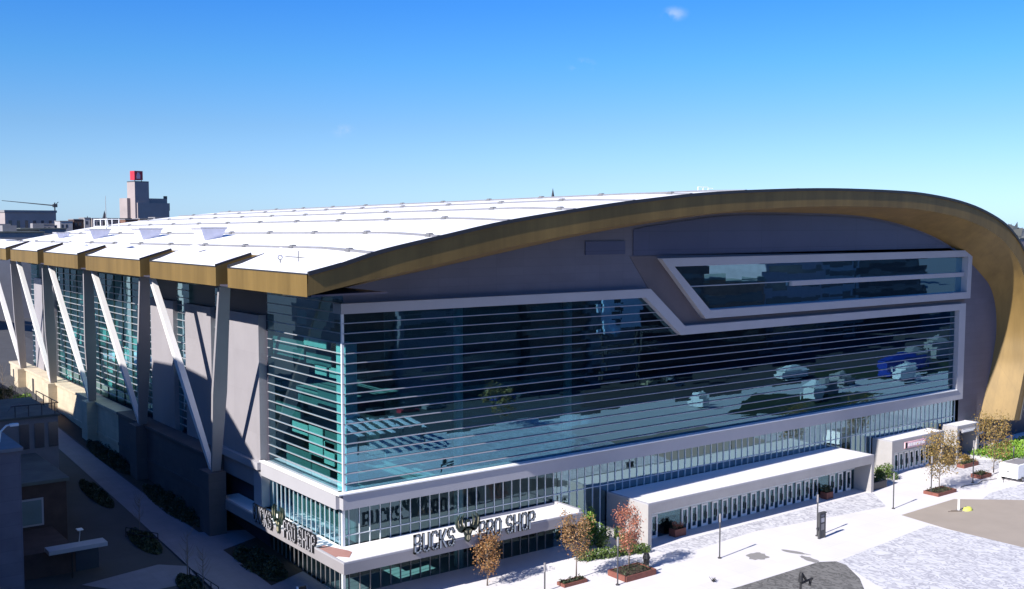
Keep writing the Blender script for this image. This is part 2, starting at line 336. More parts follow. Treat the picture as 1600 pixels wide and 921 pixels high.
# ---- roof profile: T top front edge, F lower front edge, Wc line where the soffit meets the wall
prof = [((-7.7, 31.9), (-7.8, 30.0), (0, 30.0)), ((-4.1, 32.7), (-4.0, 30.7), (1.5, 30.2)), ((-.3, 33.7), (-.2, 31.4), (3.5, 30.55)), ((6.6, 35.0), (6.8, 32.6), (8, 31.25)),
        ((14.2, 36.35), (14.4, 33.9), (15, 32.4)), ((26.1, 37.9), (26.3, 35.6), (27, 34.4)), ((33, 38.65), (33.2, 36.4), (34, 35.4)), ((41.9, 39.45), (42, 37.2), (42, 36.35)),
        ((53.3, 40.05), (53.3, 37.9), (53, 37.4)), ((66.2, 40.45), (66, 38.3), (66, 37.55)), ((80.9, 40.45), (80.3, 38.3), (79, 37.3)), ((89, 40.15), (88, 38.0), (88, 36.45)),
        ((97.8, 39.3), (96.3, 37.2), (96.5, 34.9)), ((105.3, 37.9), (103.6, 35.9), (103.5, 32.9)), ((112.2, 35.7), (110.3, 33.9), (109.5, 30.2)), ((116.9, 32.6), (114.9, 31.2), (113.6, 27.8)),
        ((119.6, 29), (117.6, 28.2), (116, 26)), ((121.2, 24.5), (119.2, 24), (117.7, 23)), ((121.5, 19.5), (119.6, 19.2), (118.3, 19)), ((121.0, 15.7), (119.4, 15.8), (117.7, 15.5)),
        ((120.4, 12.4), (118.8, 12.4), (116.7, 12)), ((118.0, 4.9), (116.2, 5), (113.9, 4.8))]
def cr(p, k):
    out = []; n = len(p)
    for i in range(n-1):
        a, b, c, d = p[max(i-1, 0)], p[i], p[i+1], p[min(i+2, n-1)]
        for j in range(k):
            t = j/k; out.append(tuple(.5*(2*b[q]+(c[q]-a[q])*t+(2*a[q]-5*b[q]+4*c[q]-d[q])*t*t+(3*b[q]-a[q]-3*c[q]+d[q])*t**3) for q in (0, 1)))
    out.append(tuple(p[-1])); return out
T = cr([p[0] for p in prof], 4); F = cr([p[1] for p in prof], 4); Wc = cr([p[2] for p in prof], 4)
def over(x): return -8.5+4*min(1, max(0, (x+7.8)/123))
YW = 132.0
def rz(z, x, y):
    return z + .28*min(1, max(0, (y+8)/9))*min(1, max(0, (60-x)/20)) - .0078*max(0, y)
Tz = [(x, z) for x, z in T if x < 112]
# main roof sheet from the back of the notches over the crest and down the far side
start = next(i for i, p in enumerate(T) if p[0] > -3.9)
TR = [(-4.0, interp(Tz, -4.0))]+T[start:]
yr = [0, .03, .07, .12, .25, .5, .75, 1]
rm = MB(); rows = []
for x, z in TR:
    y0 = over(x); rows.append([(x, lerp(y0, YW, t), rz(z, x, lerp(y0, YW, t))) for t in yr])
n = len(yr)
rm.add([v for r in rows for v in r], [(i*n+k, i*n+k+1, (i+1)*n+k+1, (i+1)*n+k) for i in range(len(rows)-1) for k in range(n-1)])
rm.build('roof', M['membrane'], arena, True)
# seams running the length of the roof with their clamps
for X in (-1.3, 5.8, 14.0, 22.5, 31.0, 40.0, 49.5, 59.5, 70):
    s = MB(); y0 = over(X)+.2; z0 = interp(Tz, X); yy = y0
    pts = []
    while yy < YW: pts.append((X, yy, rz(z0, X, yy)+.02)); yy += 3.4
    pts.append((X, YW, rz(z0, X, YW)+.02))
    for a, b in zip(pts, pts[1:]): s.beam(a, b, .4, .3, ref=Vector((0, 0, 1)))
    so_ = s.build('roof_seam', M['seam'], arena)
    yy = 12.4-11.85*1.75+(X*.37 % 5)
    while yy < YW:
        if yy > y0+1 and X < 45:
            z = rz(z0, X, yy); s = MB()
            s.add([(X-.35, yy-.5, z), (X+.35, yy-.5, z), (X+.35, yy+.5, z), (X-.35, yy+.5, z), (X-.2, yy-.22, z+.3), (X+.2, yy-.22, z+.3), (X+.2, yy+.22, z+.3), (X-.2, yy+.22, z+.3)],
                  [(4, 5, 6, 7), (0, 1, 5, 4), (1, 2, 6, 5), (2, 3, 7, 6), (3, 0, 4, 7)])
            s.build('seam_clamp', M['clamp'], so_)
        yy += 11.85
# gold front fascia of the long side and its soffit
n0 = 0
fm = MB(); vs = []
for (a, b) in zip(T, F): vs += [(a[0], over(a[0]), a[1]-.14), (b[0], over(a[0])+.0, b[1])]
fm.add(vs, [(2*i, 2*i+1, 2*i+3, 2*i+2) for i in range(len(T)-1)])
fm.build('gold_fascia', M['gold'], arena, True)
lp = MB()
for p, q in zip(T, T[1:]): lp.beam((p[0], over(p[0])-.02, p[1]-.02), (q[0], over(q[0])-.02, q[1]-.02), .34, .28, ref=Vector((0, 1, 0)))
lp.build('roof_edge_trim', M['lip'], arena)
sf = MB(); vs = []
for (a, b, c) in zip(T, F, Wc): vs += [(b[0], over(a[0])+.01, b[1]), (c[0], 0, c[1])]
sf.add(vs, [(2*i, 2*i+1, 2*i+3, 2*i+2) for i in range(len(T)-1)])
e = len(T)-1
sf.quad((T[e][0], over(T[e][0]), T[e][1]), (F[e][0], over(T[e][0]), F[e][1]), (Wc[e][0], 0, Wc[e][1]), (T[e][0], 0, T[e][1]))
sf.build('gold_soffit', M['gold'], arena, True)
# soffit of the short (street) side
ss = MB(); ss.box(-7.4, -8.4, 29.9, -.02, YW, 30.05)
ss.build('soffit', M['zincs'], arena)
# gold boxes along the street side, open notches between them
boxes = [(-8.5, 8.85), (11.9, 32.0), (35.5, 58.5), (62.4, 81.4), (85.2, 104.2), (107.8, 127.5)]
for i, (a, b) in enumerate(boxes):
    g = MB(); x0, x1 = -7.8, -4.0; zt = 31.86; zi = interp(Tz, -4.0)
    zb = 29.9
    aa = a if i else a+.03
    g.quad((x0, aa, zb), (x0, b, zb), (x0, b, zt), (x0, aa, zt))
    g.quad((x0, b, zb), (x1, b, zb), (x1, b, zi+.2), (x0, b, zt))
    if i: g.quad((x0, a, zb), (x1, a, zb), (x1, a, zi+.2), (x0, a, zt))
    if i+1 < len(boxes): g.quad((x1, b, zb), (x1, boxes[i+1][0], zb), (x1, boxes[i+1][0], zi+.2), (x1, b, zi+.2))
    o = g.build('gold_fascia_box', M['gold'], arena)
    t = MB(); t.quad((x0, aa, zt-.04), (x0, b, zt-.04), (x1, b, zi+.18), (x1, aa, zi+.18)); t.build('box_roof', M['membrane'], o)
    r = MB()
    r.beam((x0+.02, aa, zt-.03), (x0+.02, b, zt-.03), .1, .12, ref=Vector((0, 0, 1)))
    r.beam((x0, b-.1, zt+.05), (x1, b-.1, zi+.3), .14, .3, ref=Vector((0, 0, 1)))
    if i: r.beam((x0, a+.1, zt+.05), (x1, a+.1, zi+.3), .14, .3, ref=Vector((0, 0, 1)))
    r.build('edge_trim', M['lip'], o)
    for (yy, sg, k) in ((b-.7, -1, 1.0 if i < 4 else .7), (aa+1.0, 1, .55))[:1 if i == 0 else 2]:
        def zr(x): return lerp(zt, zi+.18, (x-x0)/(x1-x0))
        q = [(x0+.5, yy), (x0+.5+4.2*k, yy+sg*.5*k), (x0+.5+4.4*k, yy+sg*4.2*k), (x0+.5+1.6*k, yy+sg*3.9*k)]
        u = MB(); P = [(a_, b2, zr(a_)-.02) for a_, b2 in q]; rg = (x0+.5+4.0*k, yy+sg*1.7*k); P.append((rg[0], rg[1], zr(rg[0])+.7*k)); P.append((x0+.5+2.0*k, yy+sg*1.3*k, zr(x0+.5+2*k)+.45*k))
        u.add(P, [(0, 1, 4, 5), (1, 2, 4), (2, 3, 5, 4), (3, 0, 5)]); u.build('roof_cricket', M['housing'], o)
    w = MB(); w.box(x0+.7, (a+b)/2-2.2, zb-.25, x0+1.6, (a+b)/2+.2, zb-.02); w.build('floodlight_box', M['cream'], o)
# ---- east wall with holes for the two big windows
wall_outer = [(0, 0)]+[(p[0], p[1]) for p in reversed(Wc) if p[0] > 1]+[(0, 30)]
wall_outer = [(0.0, 8.8), (107.6, 8.8), (107.6, 0), (112.9, 0)]+[(p[0], p[1]) for p in reversed(Wc)]
up_out = [(41.4, 32.0), (109.2, 32.0), (108.9, 24.5), (49.1, 24.5)]
up_in = [(43.6, 31.0), (108.0, 31.0), (107.8, 25.5), (49.9, 25.5)]
lo_out = [(-.6, 28.54), (39.7, 28.5), (45.5, 23.8), (107.7, 23.75), (107.5, 8.8), (-.6, 8.8)]
lo_in = [(-.6, 27.56), (38.9, 27.5), (44.9, 22.75), (105.9, 22.75), (105.8, 10.3), (-.6, 10.3)]
def holed(outer, holes, f, m, name):
    loops = [outer]+holes; vs = [Vector((u, v, 0)) for l in loops for u, v in l]
    tri = tessellate_polygon([[Vector((u, v, 0)) for u, v in l] for l in loops])
    b = MB(); b.add([f(v.x, v.y) for v in vs], [tuple(t) for t in tri]); return b.build(name, m, arena)
ow = [(0, 28.0), (39.5, 28.0), (45.3, 23.3), (106.8, 23.2), (106.8, 9.2), (107.6, 8.8), (107.6, 0), (112.9, 0)]+[(p[0], p[1]) for p in reversed(Wc)]
uh = [(42.4, 31.5), (108.6, 31.5), (108.3, 25), (49.5, 25)]
holed(ow, [uh], lambda u, v: (u, 0, v), M['zinc'], 'east_wall')
# darker upper cladding behind the roof curve, standing proud of the wall
uc = [(37.5, 32.4), (37.5, 35.4)]+[(p[0], p[1]-.35) for p in Wc if 38 < p[0] < 107]+[(106.5, 32.4)]
ucm = MB(); ucm.prism(uc, lambda u, v, k: (u, -.1 if k else -.004, v)); ucm.build('upper_cladding', M['zinc2'], arena)
ch = MB(); ch.prism([(37.0, 32.3), (41.2, 32.3), (49.0, 24.3), (108.4, 24.3), (108.4, 23.9), (45.7, 23.9), (39.9, 28.6)], lambda u, v, k: (u, -.06 if k else -.005, v)); ch.build('bronze_channel', M['channel'], arena)
vent = MB(); vent.box(30.2, -.12, 32.6, 36.2, -.004, 34.1); vent.build('louvred_vent', M['zinc2'], arena)
# frames
def ring(out, inn, y0, y1, name, m, closed=True):
    b = MB(); n = len(out); rng = range(n) if closed else range(n-1)
    for i in rng:
        j = (i+1) % n
        a, c, d, e_ = out[i], out[j], inn[j], inn[i]
        P = [(a[0], y0, a[1]), (c[0], y0, c[1]), (d[0], y0, d[1]), (e_[0], y0, e_[1]), (a[0], y1, a[1]), (c[0], y1, c[1]), (d[0], y1, d[1]), (e_[0], y1, e_[1])]
        b.add(P, [(0, 1, 2, 3), (4, 7, 6, 5), (0, 4, 5, 1), (2, 6, 7, 3)] + ([(0, 3, 7, 4)] if not closed and i == 0 else []) + ([(1, 5, 6, 2)] if not closed and i == n-2 else []))
    return b.build(name, m, arena)
ring(lo_out, lo_in, -.75, .9, 'window_surround', M['frame'], False)
ring(up_out, up_in, -.75, 1.2, 'window_surround', M['frame'])
bs = MB(); bs.box(-1.0, 0, 8.8, -.004, 17.5, 10.3); bs.build('facade_band', M['frame'], arena)
tp = MB(); tp.box(-.6, -.9, 10.3, 105.8, .1, 10.42); tp.box(-1.15, -.9, 10.3, -.6, 17.5, 10.42); tp.build('band_sill', M['white'], arena)
# ---- glazing
g = MB(); g.prism([(0.02, 27.7), (38.9, 27.6), (44.9, 22.9), (105.9, 22.9), (105.9, 10.3), (0.02, 10.3)], lambda u, v, k: (u, .04 if k else 0.02, v))
cwE = g.build('curtain_wall', M['glassE'], arena)
cw_out = [(0.02, 27.7), (38.9, 27.6), (44.9, 22.9), (105.9, 22.9)]
for k in range(17):
    z = 26.6-.966*k; xe = 105.8 if z < 22.7 else (lerp(38.9, 44.9, (27.5-z)/4.75))
    b = MB(); b.box(-.12, -.2, z-.032, xe, .0, z+.032); b.build('louvre', M['finE'], cwE)
g = MB(); g.quad((0.0, .02, 10.3), (0.0, 17.35, 10.3), (0.0, 17.35, 29.8), (0.0, .02, 29.8)); cwS = g.build('curtain_wall', M['glassS'], arena)
for k in range(19):
    z = 28.53-.966*k
    b = MB(); b.box(-.12, -.2, z-.035, 0, 17.35, z+.035); b.build('louvre', M['fin'], cwS)
b = MB(); b.box(-.25, -.1, 10.3, .02, .12, 28.4); b.build('corner_post', M['mull'], cwS)
g = MB(); g.quad((42.4, .25, 31.5), (108.6, .25, 31.5), (108.3, .25, 25), (49.5, .25, 25)); upg = g.build('upper_glazing', M['glassE'], arena)
b = MB(); b.box(46, .05, 28.4, 66, .2, 28.52); b.build('rail', M['fin'], upg)
b = MB(); b.box(66, -.25, 27.9, 107.9, .2, 28.55); b.build('balcony_slab', M['frame'], upg)
# lower storey glazing with mullions
g = MB(); g.quad((26.2, .5, 0), (107.5, .5, 0), (107.5, .5, 8.8), (26.2, .5, 8.8)); lg = g.build('lower_glazing', M['glassL'], arena)
mu = MB(); x = .6
while x < 107.4: mu.box(x-.035, .4, 4.9 if x < 26.2 else 0, x+.035, .6, 8.8); x += 1.16
mu.box(.05, .4, 5.9, 107.4, .6, 5.98); mu.build('mullion_frame', M['mull'], lg)
g = MB(); g.quad((.05, .5, 0), (26.2, .5, 0), (26.2, .5, 4.4), (.05, .5, 4.4)); g.quad((0, .5, 0), (0, 17.4, 0), (0, 17.4, 4.4), (0, .5, 4.4)); g.build('shop_glazing', M['glassD'], arena)
g = MB(); g.quad((.05, .5, 4.4), (26.2, .5, 4.4), (26.2, .5, 8.8), (.05, .5, 8.8)); g.build('lower_glazing', M['glassM'], arena)
g = MB(); g.quad((0, .5, 4.4), (0, 17.4, 4.4), (0, 17.4, 8.8), (0, .5, 8.8)); lgs = g.build('lower_glazing', M['glassS'], arena)
b = MB(); b.box(2.4, 2.4, 4.4, 2.6, 17, 8.6); b.build('interior_wall', M['inner'], arena)
b = MB(); b.box(2.6, 5.4, 4.4, 27, 5.6, 8.6); b.build('interior_wall', M['inner'], arena)
mu = MB(); y = 1.2
while y < 17.4: mu.box(-.06, y-.035, 4.9, .06, y+.035, 8.8); y += 1.02
mu.build('mullion_frame', M['mull'], lgs)
dm = MB(); x = .6
while x < 26: dm.box(x-.035, .4, 0, x+.035, .6, 4.4); x += 1.16
y = 1.2
while y < 17.4: dm.box(-.06, y-.035, 0, .06, y+.035, 4.4); y += 1.02
dm.build('shop_mullion_frame', M['greyb'], arena)
b = MB(); b.box(-.16, .3, 0, .12, .62, 8.8); b.build('corner_post', M['mull'], lgs)
# ---- interior behind the glass
it = MB(); it.box(12, 13, 0, 112, 13.2, 34); it.build('interior_wall', M['inner'], arena)
it = MB(); it.box(12, 13.2, 0, 12.2, 17.4, 30); it.box(11, 17.5, 0, 11.2, 125, 30); it.box(.3, 17.4, 0, 12, 17.6, 30); it.build('interior_wall', M['dark'], arena)
for z in (9.0, 18.6):
    it = MB(); it.box(1.2 if z > 10 else .4, 1.6 if z > 10 else .8, z, 112, 13, z+.4); it.box(.6, 17.6, z, 11, 125, z+.4); it.build('interior_floor', M['slab'], arena)
it = MB(); it.box(.3, 1.0, 28.6, 112, 13, 28.9); it.build('interior_ceiling', M['dark'], arena)
for x in (14, 28.8, 41.8, 55.4, 69.6, 83.3, 97):
    c = MB(); c.tube([(x, 1.3, 0), (x, 1.3, 28.6)], .5, 14); c.build('interior_column', M['column'], arena, True)
c = MB(); c.box(.3, .15, 9.4, 1.5, 2.1, 24.6); c.build('interior_column', M['column'], arena)
rr = random.Random(4)
for (z0, z1, y0, y1, mm) in ((23.7, 24.5, 4.5, 9.5, 'blind'), (21.9, 23.0, 3.5, 9.0, 'blindd'), (21.0, 22.0, 4.5, 7, 'blind'), (21.0, 22.0, 1.9, 3.9, 'blind'), (22.1, 24.0, 9.5, 17, 'blindd'),
                             (18.1, 19.9, 2, 6.5, 'blindd'), (17.6, 18.9, 6.5, 11, 'blindd'), (13.5, 15.6, 2, 5.0, 'blindd'), (12.2, 14.4, 3.0, 5.2, 'blind'), (12.6, 15.6, 5.5, 8.6, 'blind'), (14.3, 15.4, 8.8, 12.5, 'blind'),
                             (10.5, 12.6, 8.2, 14, 'blindd'), (10.4, 12.0, 4, 8, 'blindd'), (10.5, 12.4, .6, 2.4, 'blind'), (15.8, 17.0, 10.5, 16.5, 'blindd'), (25.8, 27.2, 9, 11, 'blindd')):
    b = MB(); b.box(.45, y0, z0, .55, y1, z1); b.build('window_blind', M[mm], cwS)
# ---- street side wall: panels, slots and the long window
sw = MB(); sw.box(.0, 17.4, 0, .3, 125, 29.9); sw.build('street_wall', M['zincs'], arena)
for (a, b_, z0) in ((17.75, 29.3, 7.2), (31.6, 40.3, 9), (44.6, 53.4, 9), (105.6, 111.0, 9), (113.4, 119.4, 9)):
    p = MB(); p.box(-.9, a, z0, -.004, b_, 26.2); p.build('wall_panel', M['panel'], arena)
p = MB(); p.box(-1.4, 17.45, 9.4, -.92, 29.6, 10.2); p.box(-.95, 17.45, 5.2, -.004, 19.5, 9.4); p.build('facade_band', M['frame'], arena)
for (a, b_) in ((29.3, 31.6), (40.3, 44.6), (53.4, 56.2), (56.4, 105.4), (111, 113.4), (119.4, 124)):
    g = MB(); g.quad((-.3, a, 9.5), (-.3, b_, 9.5), (-.3, b_, 28.5), (-.3, a, 28.5)); q = g.build('street_window', M['glassS'], arena)
    l = MB()
    for k in range(19): z = 27.7-.966*k; l.box(-.42, a, z-.05, -.32, b_, z+.05)
    l.build('louvres', M['fin'], q)
    if b_-a > 20:
        v = MB(); y = a+3
        while y < b_: v.box(-.42, y-.06, 9.5, -.3, y+.06, 28.5); y += 4.1
        v.build('mullion_frame', M['green_dk'], q)
        for _ in range(46):
            y0 = rr.uniform(a, b_-4); z0 = 9.6+.966*rr.randint(0, 16); w = rr.choice((2, 3, 4)); h = rr.choice((.9, 1.8))
            b2 = MB(); xx = -.24+.0035*_; b2.box(xx, y0, z0, xx+.003, y0+w, z0+h); b2.build('window_blind', M[rr.choice(('blind', 'blindd', 'blindd'))], q)
# podium and the V shaped struts standing on it
pd = MB(); pd.box(-3.0, 28.2, 0, -.95, 62, 9.3); pd.box(-3.25, 28.0, 9.3, -.95, 62, 9.65); pd.box(-3.12, 28.1, 4.9, -2.99, 62, 5.3); pd.build('podium_wall', M['stone_shaded'], arena)  # near stretch of the same wall, its shade painted in by darker stone
pd = MB(); pd.box(-3.0, 62, 0, -.95, 131, 9.3); pd.box(-3.25, 62, 9.3, -.95, 131, 9.65); pd.box(-3.12, 62, 4.9, -2.99, 131, 5.3)
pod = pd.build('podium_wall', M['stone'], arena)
dd = MB()
for y in (112.0, 124.5, 127.5): dd.box(-3.06, y, 5.4, -2.98, y+1.2, 8.4)
dd.build('podium_openings', M['dark'], pod)
bases = [(-3.2, 25.4, 8.4), (-3.2, 51.0, 9.9), (-3.3, 74.2, 9.8), (-3.3, 97.2, 9.8), (-3.2, 119.5, 9.8)]
for x, y, z in bases:
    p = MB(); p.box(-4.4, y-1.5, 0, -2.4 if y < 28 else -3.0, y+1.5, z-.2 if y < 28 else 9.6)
    p.build('strut_pier', M['stone_shaded' if y < 60 else 'stone'], arena)  # first piers take the stone with shade in its colour
tops = [(13.8, 36.4), (39.0, 60.9), (63.6, 84.6), (87.0, 106.5), (109.6, 129.5)]
for (yv, ysl), (xb, yb, zb) in zip(tops, bases):
    v = MB(); A_ = Vector((-6.2, yv, 29.9)); B_ = Vector((xb, yb-.5, zb-.25)); C_ = A_.lerp(B_, .55)
    v.beam(A_, C_, 1.2, .36, 1.6, .45, ref=Vector((0, 1, 0))); v.beam(C_, B_, 1.6, .45, 1.0, .4, ref=Vector((0, 1, 0))); v.build('near_strut', M['strut_shaded'], arena)
    v = MB(); A_ = Vector((-6.2, ysl, 29.9)); B_ = Vector((xb, yb+.5, zb-.25)); C_ = A_.lerp(B_, .55)
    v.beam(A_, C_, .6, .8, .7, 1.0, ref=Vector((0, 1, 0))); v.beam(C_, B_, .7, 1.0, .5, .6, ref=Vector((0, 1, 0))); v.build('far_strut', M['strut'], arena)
# rest of the building's far sides so it is closed
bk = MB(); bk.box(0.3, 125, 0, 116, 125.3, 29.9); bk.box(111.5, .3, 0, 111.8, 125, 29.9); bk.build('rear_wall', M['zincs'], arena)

# ---- pro shop canopy wrapping the corner
pc = MB()
pc.prism([(-2.5, -4.4), (26.25, -4.4), (26.25, .3), (-.16, .3), (-.16, 26), (-2.5, 26)], lambda u, v, k: (u, v, 4.9 if k else 3.9))
pcan = pc.build('shop_canopy', M['fasc'], arena)
pt = MB(); pt.prism([(-2.3, -4.2), (25.9, -4.2), (25.9, .3), (-.16, .3), (-.16, 25.9), (-2.3, 25.9)], lambda u, v, k: (u, v, 4.96 if k else 4.905)); pt.build('canopy_roof', M['canopy'], pcan)
pr = MB(); pr.box(-2.5, -4.4, 4.9, 26.25, -4.2, 5.05); pr.box(25.9, -4.2, 4.9, 26.25, .3, 5.35); pr.box(-2.5, -4.2, 4.9, -2.3, 26, 5.05); pr.box(14.0, .06, 4.96, 25.9, .3, 5.2)
pr.build('canopy_rim', M['frame'], pcan)
pp = MB(); pp.prism([(-2.3, 1.6), (-1.4, 1.8), (-.3, -1.0), (-.2, -1.7), (-1.2, -3.0), (-1.9, -2.1), (-2.3, -2.2)], lambda u, v, k: (u, v, 4.985 if k else 4.965)); pp.build('reddish_patch', M['ptch'], pcan)  # flat pinkish-brown patch on the roof at the canopy corner
hd_ = MB(); hd_.box(-1.6, 5.2, 4.97, -.9, 6.6, 5.5); hd_.box(-1.7, 3.6, 4.97, -1.0, 4.4, 5.25); hd_.build('rooftop_box', M['frame'], pcan)
# block lettering built from strokes on a 4 x 6 grid
GL = {'B': [((0, 0), (0, 6)), ((0, 6), (3, 6)), ((3, 6), (4, 5)), ((4, 5), (4, 4)), ((4, 4), (3, 3)), ((0, 3), (3, 3)), ((3, 3), (4, 2)), ((4, 2), (4, 1)), ((4, 1), (3, 0)), ((3, 0), (0, 0))],
      'U': [((0, 6), (0, 1)), ((0, 1), (1, 0)), ((1, 0), (3, 0)), ((3, 0), (4, 1)), ((4, 1), (4, 6))],
      'C': [((4, 4.6), (4, 5)), ((4, 5), (3, 6)), ((3, 6), (1, 6)), ((1, 6), (0, 5)), ((0, 5), (0, 1)), ((0, 1), (1, 0)), ((1, 0), (3, 0)), ((3, 0), (4, 1)), ((4, 1), (4, 1.4))],
      'K': [((0, 0), (0, 6)), ((0, 3), (1.4, 3)), ((1.4, 3), (4, 6)), ((1.4, 3), (4, 0))],
      'S': [((4, 4.7), (4, 5)), ((4, 5), (3, 6)), ((3, 6), (1, 6)), ((1, 6), (0, 5)), ((0, 5), (0, 4)), ((0, 4), (1, 3)), ((1, 3), (3, 3)), ((3, 3), (4, 2)), ((4, 2), (4, 1)), ((4, 1), (3, 0)), ((3, 0), (1, 0)), ((1, 0), (0, 1)), ((0, 1), (0, 1.3))],
      'P': [((0, 0), (0, 6)), ((0, 6), (3, 6)), ((3, 6), (4, 5)), ((4, 5), (4, 4)), ((4, 4), (3, 3)), ((3, 3), (0, 3))],
      'R': [((0, 0), (0, 6)), ((0, 6), (3, 6)), ((3, 6), (4, 5)), ((4, 5), (4, 4)), ((4, 4), (3, 3)), ((3, 3), (0, 3)), ((2.2, 3), (4, 0))],
      'O': [((0, 1), (0, 5)), ((0, 5), (1, 6)), ((1, 6), (3, 6)), ((3, 6), (4, 5)), ((4, 5), (4, 1)), ((4, 1), (3, 0)), ((3, 0), (1, 0)), ((1, 0), (0, 1))],
      'H': [((0, 0), (0, 6)), ((4, 0), (4, 6)), ((0, 3), (4, 3))]}
def letter(ch, s0, w, h, z0, f, parent):
    h = 1.62; z0 = 4.62
    """f(s, z, d): s along the sign, d depth outwards"""
    b = MB(); st = .23
    for layer, (d0, d1, k) in enumerate(((.0, .22, 1.0), (.22, .25, .66))):
        b.cur = layer
        for (a, c) in GL[ch]:
            A = Vector((s0+a[0]/4*w, z0+a[1]/6*h)); B_ = Vector((s0+c[0]/4*w, z0+c[1]/6*h)); t = (B_-A); L = t.length; t = t/L; nn = Vector((-t.y, t.x))*st/2*k; e_ = t*st/2*k
            p = [A-e_-nn, B_+e_-nn, B_+e_+nn, A-e_+nn]
            b.add([f(q.x, q.y, d0) for q in p]+[f(q.x, q.y, d1) for q in p], [(0, 1, 2, 3), (4, 5, 6, 7), (0, 1, 5, 4), (1, 2, 6, 5), (2, 3, 7, 6), (3, 0, 4, 7)])
    o = b.build('sign_letter', [M['black'], M['letter'] if f is fE else M['frame']], parent); return o
def emblem(s0, z0, h, f, parent):
    """a stag's head with a spread of antlers, cut from plate"""
    def pl(poly, d0, d1, cur, b):
        b.cur = cur; b.prism([(s0+u*h/10, z0+v*h/10) for u, v in poly], lambda u, v, k: f(u, v, d1 if k else d0))
    def mir(p): return [(-u, v) for u, v in p]
    b = MB()
    head = [(0, 0), (1.0, .9), (1.1, 2.2), (1.7, 3.6), (2.9, 4.2), (1.9, 4.7), (1.2, 5.2), (0, 5.4)]
    ant = [(.5, 5.0), (2.3, 4.9), (3.3, 6.2), (3.7, 7.9), (3.2, 9.6), (4.2, 8.6), (4.8, 7.0), (4.5, 5.4), (3.4, 3.9), (2.4, 3.4), (1.4, 4.2)]
    tine = [(1.3, 5.1), (2.0, 6.4), (2.1, 8.2), (1.6, 9.5), (2.7, 8.4), (2.9, 6.6), (2.3, 5.0)]
    bar = [(0, 4.6), (.9, 5.0), (1.2, 6.6), (.7, 7.5), (0, 7.8)]
    for P in (head, ant, tine, bar):
        pl(P, 0, .22, 0, b); pl(mir(P), 0, .22, 0, b)
    for P in ([(.15, .7), (.7, 1.2), (.55, 2.3), (.15, 2.5)], [(.5, 3.0), (1.2, 3.7), (1.4, 4.1), (.5, 4.0)], [(3.7, 5.4), (4.15, 6.8), (3.95, 8.0), (3.85, 6.6)], [(1.9, 5.5), (2.4, 6.6), (2.3, 7.9), (2.2, 6.7)]):
        pl(P, .22, .25, 1, b); pl(mir(P), .22, .25, 1, b)
    pl([(-.45, 5.5), (.45, 5.5), (.5, 6.8), (-.5, 6.8)], .22, .26, 2, b)
    return b.build('stag_emblem', [M['green_dk'], M['cream'], M['white']], parent)
fE = lambda s, z, d: (s, -4.42-d, z)
fS = lambda s, z, d: (-2.52-d, 18.2-s, z)
for f, off in ((fE, 4.9), (fS, 2.5)):
    lw, gap = .74, .22
    s = off
    for c in 'BUCKS': letter(c, s+.12, lw-.1, 1.4, 4.66, f, pcan); s += lw+gap
    emblem(off+6.25, 4.55, 3.0, f, pcan)
    s = off+7.6
    for c in 'PRO': letter(c, s+.12, lw-.1, 1.4, 4.66, f, pcan); s += lw+gap
    s += .5
    for c in 'SHOP': letter(c, s+.12, lw-.1, 1.4, 4.66, f, pcan); s += lw+gap
# ---- entrance portals
def portal(x0, x1, yf, doors, h=5.1, rec=2.7, open_=False, fz=3.95, sign=None):
    p = MB()
    p.box(x0, yf, 0, x0+.55, .35, h-.12); p.box(x1-.55, yf, 0, x1, .35, h-.12)
    p.box(x0+.55, yf, fz, x1-.55, yf+.5, h-.12); p.box(x0+.55, yf+.5, h-.5, x1-.55, .35, h-.12)
    o = p.build('entrance_portal', M['concrete'], arena)
    r = MB(); r.box(x0+.25, yf+.2, h-.12, x1-.25, .3, h-.04); r.build('portal_roof', M['canopy'], o)
    r = MB(); r.box(x0, yf, h-.12, x1, yf+.2, h+.04); r.box(x0, yf+.2, h-.12, x0+.25, .35, h+.04); r.box(x1-.25, yf+.2, h-.12, x1, .35, h+.04); r.build('roof_rim', M['frame'], o)
    if not open_:
        g = MB(); yb = yf+rec; g.box(x0+.55, yb+.02, 0, x1-.55, yb+.05, fz); g.build('portal_glazing', M['glassM'], o)
        rl = MB(); rl.box(x0+.55, yb-.08, 2.75, x1-.55, yb, 2.95); rl.build('door_head_rail', M['mull'], o)
        for x in doors:
            d = MB(); w = 1.05
            for (a, b_, c, e_) in ((x, .04, x+.2, 2.72), (x+w-.2, .04, x+w, 2.72), (x+.2, 2.52, x+w-.2, 2.72), (x+.2, .04, x+w-.2, .34)): d.box(a, yb-.1, b_, c, yb, e_)
            dr = d.build('door', M['white'], o)
            hh = MB(); hh.box(x+w-.34, yb-.2, .9, x+w-.26, yb-.1, 1.7); hh.build('handle', M['pole'], dr)
    return o
dl = [35.2, 37.0, 38.8+3.2, 43.6, 45.4]+[47.2+1.75*i for i in range(12)]
dl += [70.0, 71.8, 73.6]
portal(34.0, 76.0, -6.5, dl)
p2 = portal(85.6, 98.9, -2.9, [86.8+1.32*i for i in range(8)], rec=1.4, fz=3.4)
p3 = portal(103.4, 109.6, -2.4, [], open_=True, fz=4.3)
sg = MB(); sg.box(88.6, -3.05, 3.75, 93.8, -2.9, 4.6); q = sg.build('entrance_sign', M['pink'], p2)
sg = MB(); sg.box(88.6, -3.07, 3.75, 89.1, -3.05, 4.6); sg.build('sign_end_block', M['black'], p2)
sb = MB(); xx = 89.4; rr2 = random.Random(3)
while xx < 93.4: w = rr2.choice((.12, .2, .3)); sb.box(xx, -3.08, 3.95, xx+w, -3.055, 4.4); xx += w+.16
sb.build('sign_lettering', M['white'], q)
